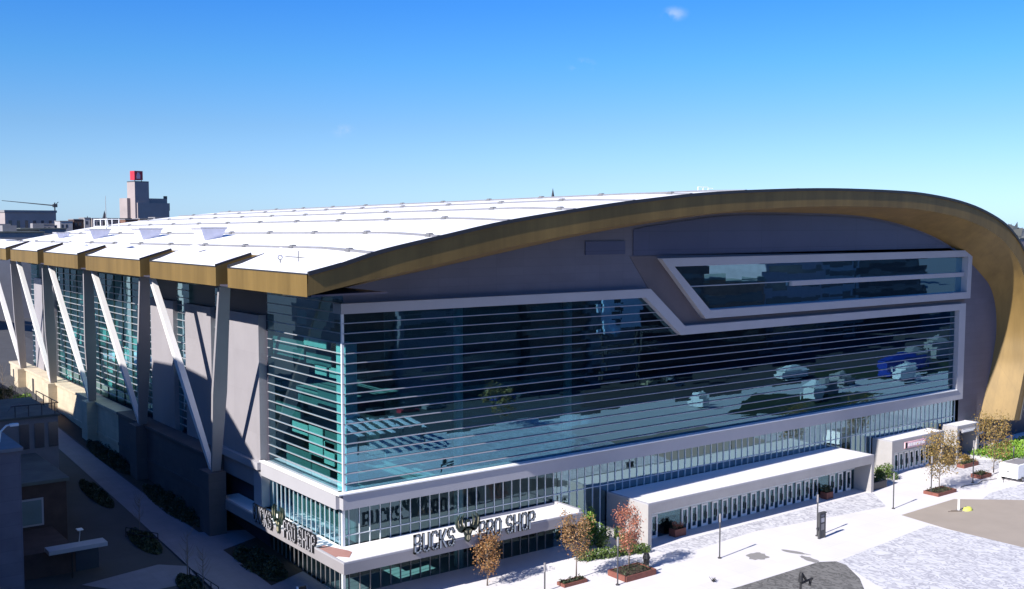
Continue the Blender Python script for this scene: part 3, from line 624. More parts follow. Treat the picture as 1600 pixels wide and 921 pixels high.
sg = MB(); sg.box(104.6, -2.56, 4.0, 108.2, -2.4, 4.55); q = sg.build('entrance_sign', M['frame'], p3)
sb = MB(); xx = 104.8
while xx < 108: w = rr2.choice((.12, .2, .26)); sb.box(xx, -2.59, 4.1, xx+w, -2.565, 4.45); xx += w+.14
sb.build('sign_lettering', M['white'], q)
b = MB(); b.box(104, .3, 0, 109, .36, 4.2); b.build('portal_shutter', M['dark'], p3)
# roof plant along the street edge, each a flared housing
for i, (y, ph) in enumerate(((39.5, 1.0), (63.5, 1), (88.5, 1), (111, .7))):
    X = 2.2; z0 = rz(interp(Tz, X), X, y); u = thing('rooftop_vent_housing', ['pale flared vent housing on the roof nearest the corner', 'second pale flared vent housing from the roof corner', 'third pale flared vent housing, beside the small roof ladder frame', 'farthest and smallest pale vent housing on the roof'][i], 'roof vent', (X, y, z0-.3), 'flared vent housings on the white roof')
    b = MB(); a = .95*ph; c = 1.6*ph; hh = 1.6*ph
    zb = z0-.3
    b.add([(X-a, y-a, zb), (X+a, y-a, zb), (X+a, y+a, zb), (X-a, y+a, zb), (X-c, y-c*.9, zb+hh), (X+c, y-c*.9, zb+hh), (X+c, y+c*1.3, zb+hh), (X-c, y+c*1.3, zb+hh)], [(0, 3, 2, 1), (4, 5, 6, 7), (0, 1, 5, 4), (1, 2, 6, 5), (2, 3, 7, 6), (3, 0, 4, 7)])
    b.build('housing', M['housing'], u)
    b = MB(); b.box(X-c-.1, y-c*.9-.1, zb+hh+.002, X+c+.1, y+c*1.3+.1, zb+hh+.18); b.build('lid', M['frame'], u)
u = thing('roof_ladder_frame', 'small white railing frame standing on the far part of the roof', 'railing', (8, 104, 34.3))
b = MB()
for x in (7, 9):
    for y in (100, 104, 108): b.tube([(x, y, 34.2), (x, y, 37.0)], .07, 6)
for z in (35.6, 36.9):
    b.tube([(7, 100, z), (7, 108, z)], .06, 6); b.tube([(9, 100, z), (9, 108, z)], .06, 6); b.tube([(7, 100, z), (9, 100, z)], .06, 6)
b.build('rails', M['white'], u)
b = MB(); b.tube([(7.4, 102, 34.2), (7.4, 102, 41)], .09, 6, .03); b.build('aerial', M['greyb'], u)
u = thing('roof_railing', 'tiny white guard rail on the crest of the roof above the upper window', 'railing', (62, 12, 40.4))
b = MB()
for x in (61, 62, 63): b.tube([(x, 12, 40.2), (x, 12, 41.15)], .05, 6)
b.tube([(61, 12, 41.15), (63, 12, 41.15)], .05, 6); b.tube([(63, 12, 41.0), (64, 12, 41.0)], .05, 6); b.build('rails', M['white'], u)
u = thing('lightning_rod_group', 'cluster of thin rods and a ring on the street-corner end of the roof', 'roof aerial', (-5, -1, 32.4))
b = MB(); b.tube([(-5, -1, 31.9), (-5, -1, 33.6)], .05, 6); b.build('rod', M['seam'], u)
b = MB(); b.tube([(-5.6, 1.6, 31.9), (-5.6, 1.6, 32.8)], .07, 6)
b.tube([(-5.6+.22*math.cos(a*.785), 1.6, 32.95+.22*math.sin(a*.785)) for a in range(9)], .05, 5); b.build('ring', M['seam'], u)

# ================================================================ TREES AND PLANTS
def make_tree(name, label, loc, h, r, leaf, trunk_h, seed, group=None, n=1500, size=.16, dens=.55, cat='tree'):
    rnd = random.Random(seed); t = thing(name, label, cat, loc, group); X, Y, Z = loc
    b = MB(); b.tube([(X, Y, Z), (X+.03, Y, Z+trunk_h), (X-.02, Y+.03, Z+h*.93)], .09, 8, .02)
    tips = []
    for k in range(26):
        z0 = Z+lerp(trunk_h*.9, h*.85, k/26); a = rnd.random()*6.28; f = (z0-Z-trunk_h*.9)/(h-trunk_h)
        L = r*(.5+.75*math.sin(math.pi*min(1, max(.12, f*.85+.18))))*rnd.uniform(.7, 1.15)
        tip = Vector((X+math.cos(a)*L*.75, Y+math.sin(a)*L*.75, z0+L*1.0)); mid = Vector((X, Y, z0)).lerp(tip, .5)+Vector((math.cos(a), math.sin(a), -.6))*L*.12
        b.tube([(X, Y, z0), mid, tip], .035, 5, .01); tips.append((mid, tip))
    b.build('trunk', M['bark'], t, True)
    c = MB()
    def fn(rn):
        mid, tip = rn.choice(tips); q = rn.random(); p = mid.lerp(tip, q*1.15)
        sp = r*.22; return p+Vector((rn.gauss(0, sp), rn.gauss(0, sp), rn.gauss(0, sp*1.2)))
    c.leaves(fn, int(n*1.35) if size < .3 else n, size*.62 if size < .3 else size, rnd); c.build('crown', M[leaf], t); return t
make_tree('autumn_tree', 'brown-leaved narrow tree in front of the shop canopy letters', (12.9, -5.4, 0), 4.9, 1.25, 'lf_brown', 1.0, 1, 'young trees along the plaza', 1700)
make_tree('autumn_tree', 'orange-brown tree by the end of the shop canopy', (21.3, -9.2, 0), 6.4, 1.5, 'lf_orange', 1.9, 2, 'young trees along the plaza', 1500)
make_tree('autumn_tree', 'red-leaved tree rising from a rust planter beside the long entrance', (26.9, -11.0, .6), 6.5, 1.25, 'lf_red', 1.5, 3, 'young trees along the plaza', 1900, .14)
make_tree('autumn_tree', 'olive-brown tree in front of the middle entrance', (82.9, -11.9, .3), 7.4, 2.2, 'lf_olive', 1.5, 4, 'young trees along the plaza', 2000, .19)
make_tree('autumn_tree', 'yellow-brown tree beside the white trailer under the gold roof end', (98.6, -10.9, .3), 7.4, 2.3, 'lf_olive', 1.5, 5, 'young trees along the plaza', 2000, .19)
def bush(name, label, c, rx, ry, h, leaf, seed, n=500, size=.13, group=None, cat='bush'):
    rnd = random.Random(seed); b = MB(); X, Y, Z = c
    if cat == 'planting':
        def bed(r):
            a = r.random()*6.28; q = math.sqrt(r.random()); x, y = X+rx*q*math.cos(a), Y+ry*q*math.sin(a)
            return Vector((x, y, gz(x, y)+h*(.45+.4*math.sin(x*2.3)*math.sin(y*1.7)+.15*math.sin(y*4+x*3))*(1-q**4*.6)*r.uniform(.1, 1)))
        b.leaves(bed, 5200, .12, rnd); return tag(b.build(name, M[leaf]), label, cat, group)
    lumps = [(rnd.uniform(-.8, .8)*rx, rnd.uniform(-.8, .8)*ry, rnd.uniform(.15, .75)*h) for _ in range(11)]; n = int(n*1.8); size *= .72
    def fn(rn):
        l = rn.choice(lumps); v = Vector((rn.gauss(0, 1), rn.gauss(0, 1), rn.gauss(0, 1))).normalized()*(.45+.55*rn.random())
        q = Vector((X+l[0]+v.x*rx*.42, Y+l[1]+v.y*ry*.42, Z+max(.03, l[2]+v.z*h*.32))); return q
    b.leaves(fn, n, size, rnd)
    for k in range(5): b.tube([(X+lumps[k][0]*.3, Y+lumps[k][1]*.3, Z), (X+lumps[k][0], Y+lumps[k][1], Z+lumps[k][2])], .03, 4, .012)
    o = b.build(name, M[leaf]); return tag(o, label, cat, group)
bush('shrub', 'tall yellow-green shrub between shop canopy and long entrance', (29.8, -1.9, 0), 1.5, 1.0, 4.6, 'lf_bright', 11, 900, .16)
bush('shrub', 'dark green shrub below the tall yellow-green shrub', (31.2, -2.6, 0), 1.6, 1.2, 2.4, 'lf_green', 12, 900, .14)
bush('shrub', 'round dark shrub against the end wall of the long entrance', (32.6, -4.4, 0), 1.0, 1.2, 1.8, 'lf_green', 13, 600, .13)
hm = MB(); rnd = random.Random(5)
hm.leaves(lambda r: Vector((lerp(25.2, 33.4, q := r.random())+r.uniform(-.1, .1), lerp(-5.0, -6.9, q)+r.uniform(-.7, .7), r.uniform(.05, .95))), 2600, .12, rnd)
tag(hm.build('hedge', M['lf_green']), 'low clipped hedge between the orange tree and the red tree', 'hedge')
for i, (x, y, s, l) in enumerate(((78.3, -4.2, 1.3, 'bush nearest the right end of the long entrance'), (80.8, -3.6, 1.5, 'middle bush between the two entrances'), (83.6, -3.4, 1.3, 'bush against the side wall of the middle entrance'))):
    bush('shrub', 'green '+l, (x, y, 0), s, 1.3, 2.3, 'lf_green', 20+i, 700, .16, 'bushes between the entrances')
pb = MB()
pb.box(76.4, -6.0, .0, 79.8, -5.6, 1.0); tag(pb.build('planter_wall', M['pole']), 'dark low planter wall in front of the bushes between the entrances', 'planter')
for i, (x, y, l) in enumerate(((99.6, -3.0, 'left of the open portal'), (101.9, -4.6, 'brown bush in front of the open portal'))):
    bush('shrub', ['olive bush between the middle entrance and the open portal', 'russet bush in front of the open portal'][i], (x, y, 0), 1.8, 1.2, 1.6, 'lf_olive', 30+i, 600, .17)
gb = MB(); rnd = random.Random(8)
gb.leaves(lambda r: Vector((r.uniform(108, 138), r.uniform(-8.5, -1.5), r.uniform(.03, 1.0))), 6500, .22, rnd)
tag(gb.build('ground_cover', M['lf_bright']), 'green planting at the foot of the gold roof end', 'plants', kind='stuff')
bush('shrub', 'bright green treetop under the corner of the shop canopy', (-1.9, -6.8, 0), 1.5, 1.2, 3.0, 'lf_bright', 41, 800, .14)
bush('shrub', 'small green shrub right of the canopy corner', (4.0, -7.0, 0), .8, .7, 1.5, 'lf_green', 42, 300, .12)
for i, (x, y, a, b_, h, l) in enumerate(((-4.3, 37, 1.5, 9.5, 1.5, 'dark bed of shrubs below the first strut pier'), (-4.4, 62, 1.4, 10, 1.5, 'dark shrub bed along the street wall beyond the first pier'), (-3.2, 13.0, 1.9, 5.4, 1.5, 'dark shrub bed beneath the street side of the canopy'),
                                          (-11.0, 26, 1.2, 4.6, 1.0, 'narrow dark planting strip left of the walk, middle one'), (-10.6, 46, 1.1, 6.5, 1.0, 'narrow dark planting strip left of the walk, farthest one'), (-11.2, 11.4, 1.1, 2.6, 1.0, 'narrow dark planting strip left of the walk, nearest one'))):
    bush('planting_bed', l, (x, y, gz(x, y)), a, b_, h, 'lf_dark', 50+i, 1500, .2, None, 'planting')
bush('shrub', 'bright green sunlit bush by the lit stone wall on the far left', (-7.9, 101, gz(-7, 101)), 1.6, 4.2, 2.4, 'lf_bright', 61, 900, .2)
bush('shrub', 'dark shrub at the foot of the lit stone wall', (-8.4, 110, gz(-8, 110)), 1.2, 3.4, 2.2, 'lf_dark', 62, 500, .2)
def bare_tree(label, loc, h, seed, group):
    rnd = random.Random(seed); X, Y, Z = loc; b = MB()
    b.tube([(X, Y, Z), (X+.05, Y, Z+h)], .07, 6, .015)
    for k in range(16):
        z0 = Z+h*rnd.uniform(.3, .9); a = rnd.random()*6.28; L = h*.22*rnd.uniform(.5, 1.1)
        m_ = Vector((X+math.cos(a)*L*.5, Y+math.sin(a)*L*.5, z0+L*.5)); e_ = Vector((X+math.cos(a)*L*.9, Y+math.sin(a)*L*.9, z0+L*1.2)); b.tube([(X, Y, z0), m_, e_], .025, 4, .008)
    o = b.build('bare_tree', M['bark']); tag(o, label, 'tree', group)
for i, (x, y, h, l) in enumerate(((-10.6, 29, 4.5, 'leafless sapling beside the walk, middle of the row'), (-10.7, 13.5, 4.8, 'leafless sapling beside the walk, second nearest'), (-9.2, 97, 6, 'leafless sapling in front of the lit stone wall'), (-10.4, 84, 7, 'leafless sapling leaning at the dark bay of the stone wall'), (-10.6, 9.5, 4.2, 'leafless sapling beside the walk, nearest to the viewer'), (-9.5, 105, 7, 'leafless sapling farthest up the side street'))):
    bare_tree(l, (x, y, gz(x, y)), h, 70+i, 'leafless saplings on the side street')

# ================================================================ STREET FURNITURE
def lamp(loc, label, h=4.9):
    t = thing('street_lamp', label, 'street lamp', loc, 'dark lamp posts on the plaza'); x, y, z = loc
    b = MB(); b.tube([(x, y, z+.12), (x, y, z+h-.9)], .075, 8); b.build('pole', M['pole'], t)
    b = MB(); b.tube([(x, y, z), (x, y, z+.12)], .2, 10); b.build('base', M['pole'], t)
    b = MB(); b.tube([(x, y, z+h-.9), (x, y, z+h)], .11, 8); b.build('lamp_head', M['greyb'], t)
for (x, y, h, l) in ((16.4, -10.2, 2.9, 'short dark post in front of the shop canopy, nearest of the row'), (23.4, -13.1, 4.9, 'lamp post beside the red tree planter'), (38.0, -13.4, 4.9, 'lamp post standing alone before the left part of the long entrance'),
                      (53.2, -14.6, 4.9, 'lamp post just behind the dark information kiosk'), (70.7, -13.0, 4.6, 'lamp post before the bushes between the entrances'), (81.0, -11.9, 5.2, 'lamp post touching the left side of the olive-brown tree'),
                      (91.5, -11.8, 6.0, 'tall lamp post in front of the open portal'), (101.6, -12.2, 4.0, 'lamp post behind the white trailer')):
    lamp((x, y, 0), l, h)
k = thing('information_kiosk', 'dark upright information kiosk with a pale map panel on the white plaza', 'kiosk', (52.75, -15.3, 0))
b = MB(); b.box(52.35, -15.55, 0, 52.55, -15.3, 3.0); b.box(52.55, -15.5, .1, 53.35, -15.35, 2.9); b.box(53.35, -15.55, 0, 53.5, -15.3, 3.0); b.box(52.3, -15.6, 2.9, 53.55, -15.25, 3.06); b.build('body', M['pole'], k)
for z0, z1, mm in ((1.9, 2.4, 'frame'), (2.55, 2.8, 'greyb'), (1.0, 1.7, 'greyb')):
    b = MB(); b.box(52.65, -15.53, z0, 53.25, -15.5, z1); b.build('panel', M[mm], k)
b = MB(); b.box(51.95, -15.5, 1.2, 52.35, -15.38, 1.4); b.build('side_arm', M['pole'], k)
def planter(label, x0, y0, x1, y1, h=.6, group='rust coloured planters'):
    t = thing('planter', label, 'planter', ((x0+x1)/2, (y0+y1)/2, 0), group)
    b = MB(); w = .14; b.box(x0, y0, 0, x1, y0+w, h); b.box(x0, y1-w, 0, x1, y1, h); b.box(x0, y0+w, 0, x0+w, y1-w, h); b.box(x1-w, y0+w, 0, x1, y1-w, h); b.build('box', M['rust'], t)
    b = MB(); b.box(x0+w, y0+w, 0, x1-w, y1-w, h-.1); b.build('soil', M['soil'], t)
    b = MB(); rn = random.Random(int(x0*7)); b.leaves(lambda r: Vector((r.uniform(x0+w, x1-w), r.uniform(y0+w, y1-w), h+r.uniform(-.08, .3))), 220, .1, rn); b.build('foliage', M['lf_dark'], t)
planter('rust planter box under the red tree', 24.6, -13.1, 28.8, -10.3)
planter('rust planter box at the foot of the olive-brown tree', 80.6, -13.2, 85.0, -11.0, .45)
planter('rust planter box left of the white trailer', 94.4, -11.4, 97.2, -9.8, .55)
planter('rust planter box beside the open portal', 98.6, -6.4, 102.6, -5.2, .6)
planter('rust planter at the foot of the orange-brown tree', 18.6, -10.6, 21.6, -9.4, .35)
planter('rust planter standing in the left bay of the long entrance', 39.6, -5.2, 41.4, -4.2, .9)
bush('shrub', 'dark rounded plant filling the planter in the left bay of the long entrance', (40.5, -4.7, .8), .8, .5, .9, 'lf_red', 90, 250, .1)
planter('rust planter standing in the right bay of the long entrance', 67.6, -5.2, 69.0, -4.2, .9)
bush('shrub', 'dark rounded plant in the right bay of the long entrance', (68.3, -4.7, .8), .9, .6, 1.1, 'lf_dark', 91, 300, .12)
t = thing('litter_bin', 'black hooded litter bin at the corner of the red tree planter', 'litter bin', (29.2, -11.2, 0))
b = MB(); b.tube([(29.2, -11.2, 0), (29.2, -11.2, 1.05)], .28, 12, .34); b.build('body', M['black'], t)
b = MB(); b.tube([(29.2, -11.2, 1.15), (29.2, -11.2, 1.5), (29.2, -11.2, 1.7)], .42, 12, .25); b.tube([(29.0, -11.2, 1.05), (29.0, -11.2, 1.15)], .04, 6); b.tube([(29.4, -11.2, 1.05), (29.4, -11.2, 1.15)], .04, 6); b.build('hood', M['black'], t)
# white utility trailer
t = thing('utility_trailer', 'white boxy utility trailer parked at the right edge of the plaza', 'trailer', (99, -14.3, 0))
b = MB(); b.prism([(96.4, .55), (101.6, .55), (101.6, 2.3), (101.3, 2.45), (96.7, 2.45), (96.4, 2.3)], lambda u, v, k_: (u, -15.6 if k_ else -12.9, v)); b.build('body', M['white'], t)
b = MB(); b.box(97.0, -15.3, 2.452, 101.0, -13.2, 2.52); b.build('roof_panel', M['greyb'], t)
for x in (97.6, 98.5):
    for y in (-15.62, -12.9):
        b = MB(); b.tube([(x, y-.12, .36), (x, y+.12, .36)], .36, 14); w_ = b.build('wheel', M['black'], t)
        b = MB(); b.tube([(x, y-.14, .36), (x, y+.14, .36)], .17, 10); b.build('hub', M['frame'], w_)
b = MB(); b.box(99.2, -15.64, .7, 101.2, -15.6, 2.2); b.build('hatch', M['greyb'], t)
b = MB(); b.box(99.5, -15.68, 1.5, 100.3, -15.64, 2.0); b.box(96.33, -14.3, 1.3, 96.4, -14.1, 1.5); b.build('vent', M['black'], t)
b = MB(); b.tube([(96.4, -14.2, .5), (95.0, -14.2, .45)], .06, 6); b.tube([(95.2, -14.2, .0), (95.2, -14.2, .6)], .05, 6); b.build('tow_bar', M['pole'], t)
b = MB(); b.tube([(96.4, -12.6, .03), (93.5, -12.0, .03), (91.5, -12.6, .03), (89, -12.0, .03), (87.5, -12.3, .03)], .07, 5); tag(b.build('cable', M['pole']), 'dark cable lying on the ground from the trailer towards the tall lamp post', 'cable')
t = thing('marker_post', 'white marker post standing on the tan gravel', 'post', (76.6, -18.4, 0))
b = MB(); b.tube([(76.6, -18.4, .05), (76.6, -18.4, 1.7)], .13, 8); b.build('post', M['white'], t)
b = MB(); b.box(76.3, -18.7, 0.03, 76.9, -18.1, .1); b.build('foot', M['greyb'], t)
t = tag(bush('sack_pile', '', (77.7, -19.0, .03), .5, .35, .35, 'lf_bright', 97, 1, .1), 'yellow sack slumped on the tan gravel beside the white post', 'sack')
bpy.data.objects.remove(t)
b = MB(); rn = random.Random(2); n_ = 10; vs = []
for j in range(5):
    for i in range(n_):
        a = 6.2832*i/n_; rj = .62*math.cos(j/4*1.4)*(1+.15*rn.uniform(-1, 1)); vs.append((77.6+1.2*rj*math.cos(a), -19.0+.8*rj*math.sin(a), .04+.42*math.sin(j/4*1.5)*(1+.2*rn.uniform(-1, 1))))
b.add(vs, [(j*n_+i, j*n_+(i+1) % n_, (j+1)*n_+(i+1) % n_, (j+1)*n_+i) for j in range(4) for i in range(n_)]+[tuple(4*n_+i for i in range(n_))])
tag(b.build('sack', M['yellow'], None, True), 'yellow sack slumped on the tan gravel beside the white post', 'sack')
b = MB(); b.beam((75.2, -18.2, .1), (75.9, -18.6, .1), .25, .12); b.tube([(74.9, -18.0, .08), (76.4, -18.9, .08)], .06, 5); tag(b.build('timber_offcut', M['bark']), 'short brown timber left of the white marker post', 'timber')
b = MB(); rn = random.Random(9)
for k_ in range(14):
    a = rn.random()*6.28; L = rn.uniform(.25, .6); b.tube([(31.8, -18.2, .03), (31.8+math.cos(a)*L*.5, -18.2+math.sin(a)*L*.5, .3*rn.uniform(.5, 1.3)), (31.8+math.cos(a)*L, -18.2+math.sin(a)*L, rn.uniform(.05, .5))], .05, 5, .015)
tag(b.build('spiky_plant', M['black']), 'small dark spiky clump alone on the white concrete', 'plant')
bush('planting_bed', 'dark low planting in front of the canopy corner at the bottom edge', (-5.4, -3.4, 0), 2.2, 3.6, 1.0, 'lf_dark', 66, 1500, .18, None, 'planting')
# black twin-armed lamp at the bottom edge, on the grey pavers
t = thing('hooded_lamp', 'black hooded lamp with a side bracket rising from the grey pavers', 'street lamp', (30.6, -29.8, 0))
b = MB(); b.tube([(30.6, -29.8, 0), (30.6, -29.8, 3.6)], .1, 8); b.build('pole', M['black'], t)
b = MB(); b.tube([(30.6, -29.8, 3.5), (30.6, -29.8, 4.1), (30.68, -29.8, 4.35)], .24, 10, .12); b.beam((30.75, -29.8, 4.25), (31.1, -30, 3.6), .12, .22); b.build('hood', M['black'], t)
b = MB(); b.beam((30.6, -29.8, 3.3), (32.2, -29.9, 3.5), .14, .16); b.beam((31.9, -29.9, 3.5), (31.8, -29.9, 2.9), .14, .2); b.build('bracket', M['black'], t)
# sign post at the street corner
t = thing('street_sign', 'tall narrow dark sign board with a white edge near the canopy corner', 'sign', (-7.3, -5.2, 0))
b = MB(); b.box(-7.6, -5.3, 0, -7.46, -5.1, 4.1); b.build('white_edge', M['white'], t)
b = MB(); b.box(-7.455, -5.28, .6, -6.7, -5.12, 4.05); b.build('board', M['black'], t)
b = MB(); b.box(-6.695, -5.3, .6, -6.62, -5.1, 4.12); b.build('edge', M['greyb'], t)
# bicycle-rack-like railings along the street walk
for i, (x0, y0, x1, y1, l) in enumerate(((-12.2, 28.6, -9.9, 24.8, 'black railing section crossing between the planting strips, farther one'), (-10.6, 13.2, -10.0, 7.0, 'black railing section along the walk, nearest one'))):
    t = MB(); z = gz(x0, y0)
    for q in range(5): a = q/4; xx, yy = lerp(x0, x1, a), lerp(y0, y1, a); t.tube([(xx, yy, gz(xx, yy)), (xx, yy, gz(xx, yy)+1.1)], .05, 5)
    t.tube([(x0, y0, z+1.1), (x1, y1, gz(x1, y1)+1.1)], .05, 5); t.tube([(x0, y0, z+.55), (x1, y1, gz(x1, y1)+.55)], .04, 5)
    tag(t.build('railing', M['black']), l, 'railing')

# ================================================================ SIDE STREET BUILDINGS
def bld(name, label, loc, cat='building', group=None): return thing(name, label, cat, loc, group)
t = bld('stone_building', 'mauve stone building cut by the left edge of the photo', (-33, 17, 0))
b = MB(); b.box(-40, 8.6, -.2, -26.9, 34, 16.4); b.build('wall', panelled(M['purple'], 0, 2, 3, 1.1, .85, .03, .05), t)
b = MB(); b.box(-40.2, 8.4, 16.4, -26.7, 34, 16.7); b.build('roof', M['greyb'], t)
t = thing('lamp_arm', 'curved white lamp arm above the mauve building', 'lamp', (-27.6, 12, 16.7))
b = MB(); b.tube([(-27.9, 12, 16.7), (-27.8, 12, 17.6), (-27.3, 12, 18.1), (-26.7, 12, 18.2)], .09, 6); b.build('arm', M['white'], t)
b = MB(); b.box(-27.0, 11.8, 18.0, -26.3, 12.2, 18.22); b.build('head', M['white'], t)
t = bld('brick_building', 'dark brick building with a flat mossy roof and one window beside the street', (-22, 33, 0))
b = MB(); b.box(-26.8, 30.8, 0, -17.8, 46, 8.1); wl = b.build('wall', M['brickd'], t)
b = MB(); b.box(-27, 30.5, 8.1, -17.5, 46, 8.45); b.build('roof', M['roofd'], t)
b = MB(); b.box(-22.6, 30.7, 3.6, -20.2, 30.78, 6.6); w_ = b.build('window', M['frame'], t)
b = MB(); b.box(-22.4, 30.66, 3.8, -20.4, 30.7, 6.4); b.build('pane', M['blindd'], w_)
b = MB(); b.box(-26, 36, 8.45, -25, 37, 9.5); b.build('roof_vent', M['white'], t)
t = bld('entrance_shelter', 'low shelter with a pale slab roof in front of the brick building', (-20, 21, 0))
b = MB(); b.box(-22.4, 19.2, 3.5, -16.8, 21.0, 3.9); b.build('roof', M['frame'], t)
b = MB(); b.box(-26, 21.02, 0, -19.5, 30.4, 3.4); b.build('wall', M['brickd'], t)
b = MB(); b.box(-19.48, 21.02, 0, -17.2, 21.4, 3.5); b.build('glazing', M['wgl'], t)
b = MB(); b.tube([(-20.2, 19.5, .4), (-20.2, 19.5, 3.5)], .08, 6); b.build('post', M['black'], t)
b = MB(); b.tube([(-17.4, 28.0, 1.2), (-17.3, 27.6, 3.2)], .05, 5); b.box(-17.6, 27.4, 3.2, -17.0, 28.2, 3.3); tag(b.build('wall_lantern', M['white']), 'small bright lantern on the corner of the low shelter', 'lantern')
t = bld('terrace_building', 'grey building with a railed roof terrace behind the brick building', (-17, 52, 0))
b = MB(); b.box(-30, 46.6, 0, -14.7, 62, 12.6); b.build('wall', M['greyb'], t)
b = MB(); b.box(-30, 46.4, 12.6, -14.5, 62, 12.85); b.build('roof', M['roofd'], t)
for x in (-18.6, -16.9, -15.3):
    b = MB(); b.box(x-.55, 46.5, 8.9, x+.55, 46.6, 11.9); b.build('window', M['wgl'], t)
b = MB()
for x in (-19.5, -18, -16.5, -15): b.tube([(x, 46.7, 12.85), (x, 46.7, 14.2)], .06, 5)
b.tube([(-20, 46.7, 14.2), (-14.6, 46.7, 14.2)], .06, 5); b.tube([(-14.6, 46.7, 14.2), (-14.6, 58, 14.2)], .06, 5)
for y in (50, 54, 58): b.tube([(-14.6, y, 12.85), (-14.6, y, 14.2)], .06, 5)
b.build('railing', M['pole'], t)
b = MB(); rn = random.Random(3)
b.tube([(-18.6+1.2*math.cos(a), 49.2, 13.2+.8*math.sin(a)) for a in (0.1, .8, 1.5, 2.2, 3)], .1, 6); b.build('roof_duct', M['greyb'], t)
t = bld('flat_roof_building', 'pale flat-roofed building far up the side street by the lit wall', (-16, 112, 0))
b = MB(); b.box(-26, 103, 0, -12.5, 125, 10.2); b.build('wall', M['concrete'], t)
b = MB(); b.box(-26.3, 102.8, 10.2, -12.1, 125, 10.6); b.build('roof', M['canopy'], t)
b = MB(); b.box(-12.5, 106, 6.0, -12.4, 109, 9.0); b.build('window', M['wgl'], t)
# tall building outside the left edge whose shadow lies on the street side
t = bld('office_tower', 'tall glass and stone office block across the side street, out of the picture', (-50, 40, 0))
ta = math.tan(SUN_AZ); te = math.tan(SUN_EL)/math.cos(SUN_AZ)
def sky_line(X, Y, z): return (Y-(45+X)*ta, z+(45+X)*te)
A = [(-32, 0), (-32, 31.6), (5, 31.8)]+[sky_line(*q) for q in ((-2.5, 13.0, 4.4), (0, 16.9, 7.4), (0, 20.2, 10.1), (0, 25.3, 13.0), (0, 27.9, 14.4), (0, 31.1, 16.8), (0, 40.6, 17.5), (0, 52.8, 17.0), (0, 54.4, 14.3), (-3.9, 64, 14.4), (-3.9, 76, 14.0), (-3, 83.5, 9.4), (-3, 86.2, 5.8), (-3, 96.2, 5.5), (-3, 112, 3.0))]+[(106, 0)]
b = MB(); b.prism(A, lambda u, v, k_: (-62 if k_ else -45, u, v)); b.build('block', M['greyb'], t)
for z in range(4, 44, 4):
    y0 = -30 if z < 28 else interp([(31.6, 6), (38, 12), (45, 24), (48, 30)], z+3)
    y1 = 90 if z < 30 else (66 if z < 38 else 42)
    b = MB(); b.box(-45.06, y0, z, -44.98, y1, z+2.0); b.build('ribbon_window', M['wgl'], t)

# ================================================================ FAR BACKGROUND
t = bld('grain_elevator', 'tall concrete tower with a red sign cube on top, behind the roof', (137, 488, 5))
b = MB(); b.box(129.4, 483, 0, 137.6, 491, 58.5); b.build('shaft', M['tower'], t)
b = MB(); b.box(137.6, 484.5, 0, 149.2, 500, 50.0); b.box(130.4, 482.2, 0, 149.0, 483, 47.5); b.build('storage_block', M['tower'], t)
b = MB(); b.box(127.6, 488, 0, 129.4, 496, 50); b.build('side_block', M['tower'], t)
b = MB(); b.box(147.8, 484.6, 50, 149.3, 486, 51.4); b.box(149.2, 486, 43.5, 151.6, 490, 47.6); b.build('loading_head', M['pole'], t)
b = MB(); b.box(129.6, 483.4, 59.6, 134.4, 488, 64.4); sgn = b.build('sign_cube', M['red'], t)
b = MB(); b.box(130.8, 483.3, 60.2, 132.9, 483.4, 62.6); b.box(131.2, 483.3, 62.6, 132.5, 483.4, 63.6); b.build('sign_emblem', M['pink'], sgn)
b = MB(); b.box(129.4, 483, 58.5, 137.6, 491, 59.0); b.box(130, 484, 59, 130.3, 484.3, 59.6); b.box(133.8, 484, 59, 134.1, 484.3, 59.6); b.build('parapet', M['pole'], t)
t.rotation_euler.z = R(12)
t = bld('long_warehouse', 'long grey warehouse on the skyline at the far left', (92, 548, 0))
b = MB(); b.box(78.6, 546, 0, 106.8, 580, 42.6); b.build('wall', M['tower'], t)
b = MB(); b.box(78.2, 545.6, 42.6, 107.2, 580, 43.9); b.build('cornice', M['greyb'], t)
for i in range(6):
    b = MB(); x = 80.6+4.4*i; b.box(x, 545.9, 33, x+1.6, 546, 38.2); b.build('window', M['wgl'], t)
t.rotation_euler.z = R(10)
t = thing('tower_crane', 'thin tower crane on the skyline above the long warehouse', 'crane', (163, 785, 0))
b = MB(); b.box(162.9, 785, 0, 163.7, 785.8, 53); b.build('mast', M['pole'], t)
b = MB(); b.beam((163.5, 785.4, 50.6), (127, 793, 54.2), .9, .9, .4, .4, ref=Vector((0, 0, 1))); b.beam((163, 785.4, 50.6), (166, 785, 53.5), .5, .5, ref=Vector((0, 0, 1))); b.build('jib', M['pole'], t)
b = MB(); b.box(162, 784, 49.4, 165, 787, 51.8); b.build('cab', M['pole'], t)
def spire(label, x, y, z0, z1, w):
    t = thing('church_spire', label, 'spire', (x, y, 0)); b = MB(); b.box(x-w, y-w, 0, x+w, y+w, z0); b.build('tower', M['brick'], t)
    b = MB(); b.add([(x-w, y-w, z0+.01), (x+w, y-w, z0+.01), (x+w, y+w, z0+.01), (x-w, y+w, z0+.01), (x, y, z1)], [(0, 1, 4), (1, 2, 4), (2, 3, 4), (3, 0, 4), (0, 3, 2, 1)]); b.build('steeple', M['pole'], t)
spire('small church spire left of the concrete tower', 89, 391, 36.6, 42.2, 1.2)
spire('smallest church spire between warehouse and concrete tower', 82.3, 393, 36, 39.8, 1.0)
spire('thin dark spire rising alone behind the middle of the roof', 519.5, 609, 54.0, 67.0, 1.6)
t = bld('long_dark_roof_hall', 'low hall with a dark roof just left of the concrete tower', (98, 411, 0))
b = MB(); b.box(95, 409, 0, 106, 425, 37.2); b.build('wall', M['brick'], t)
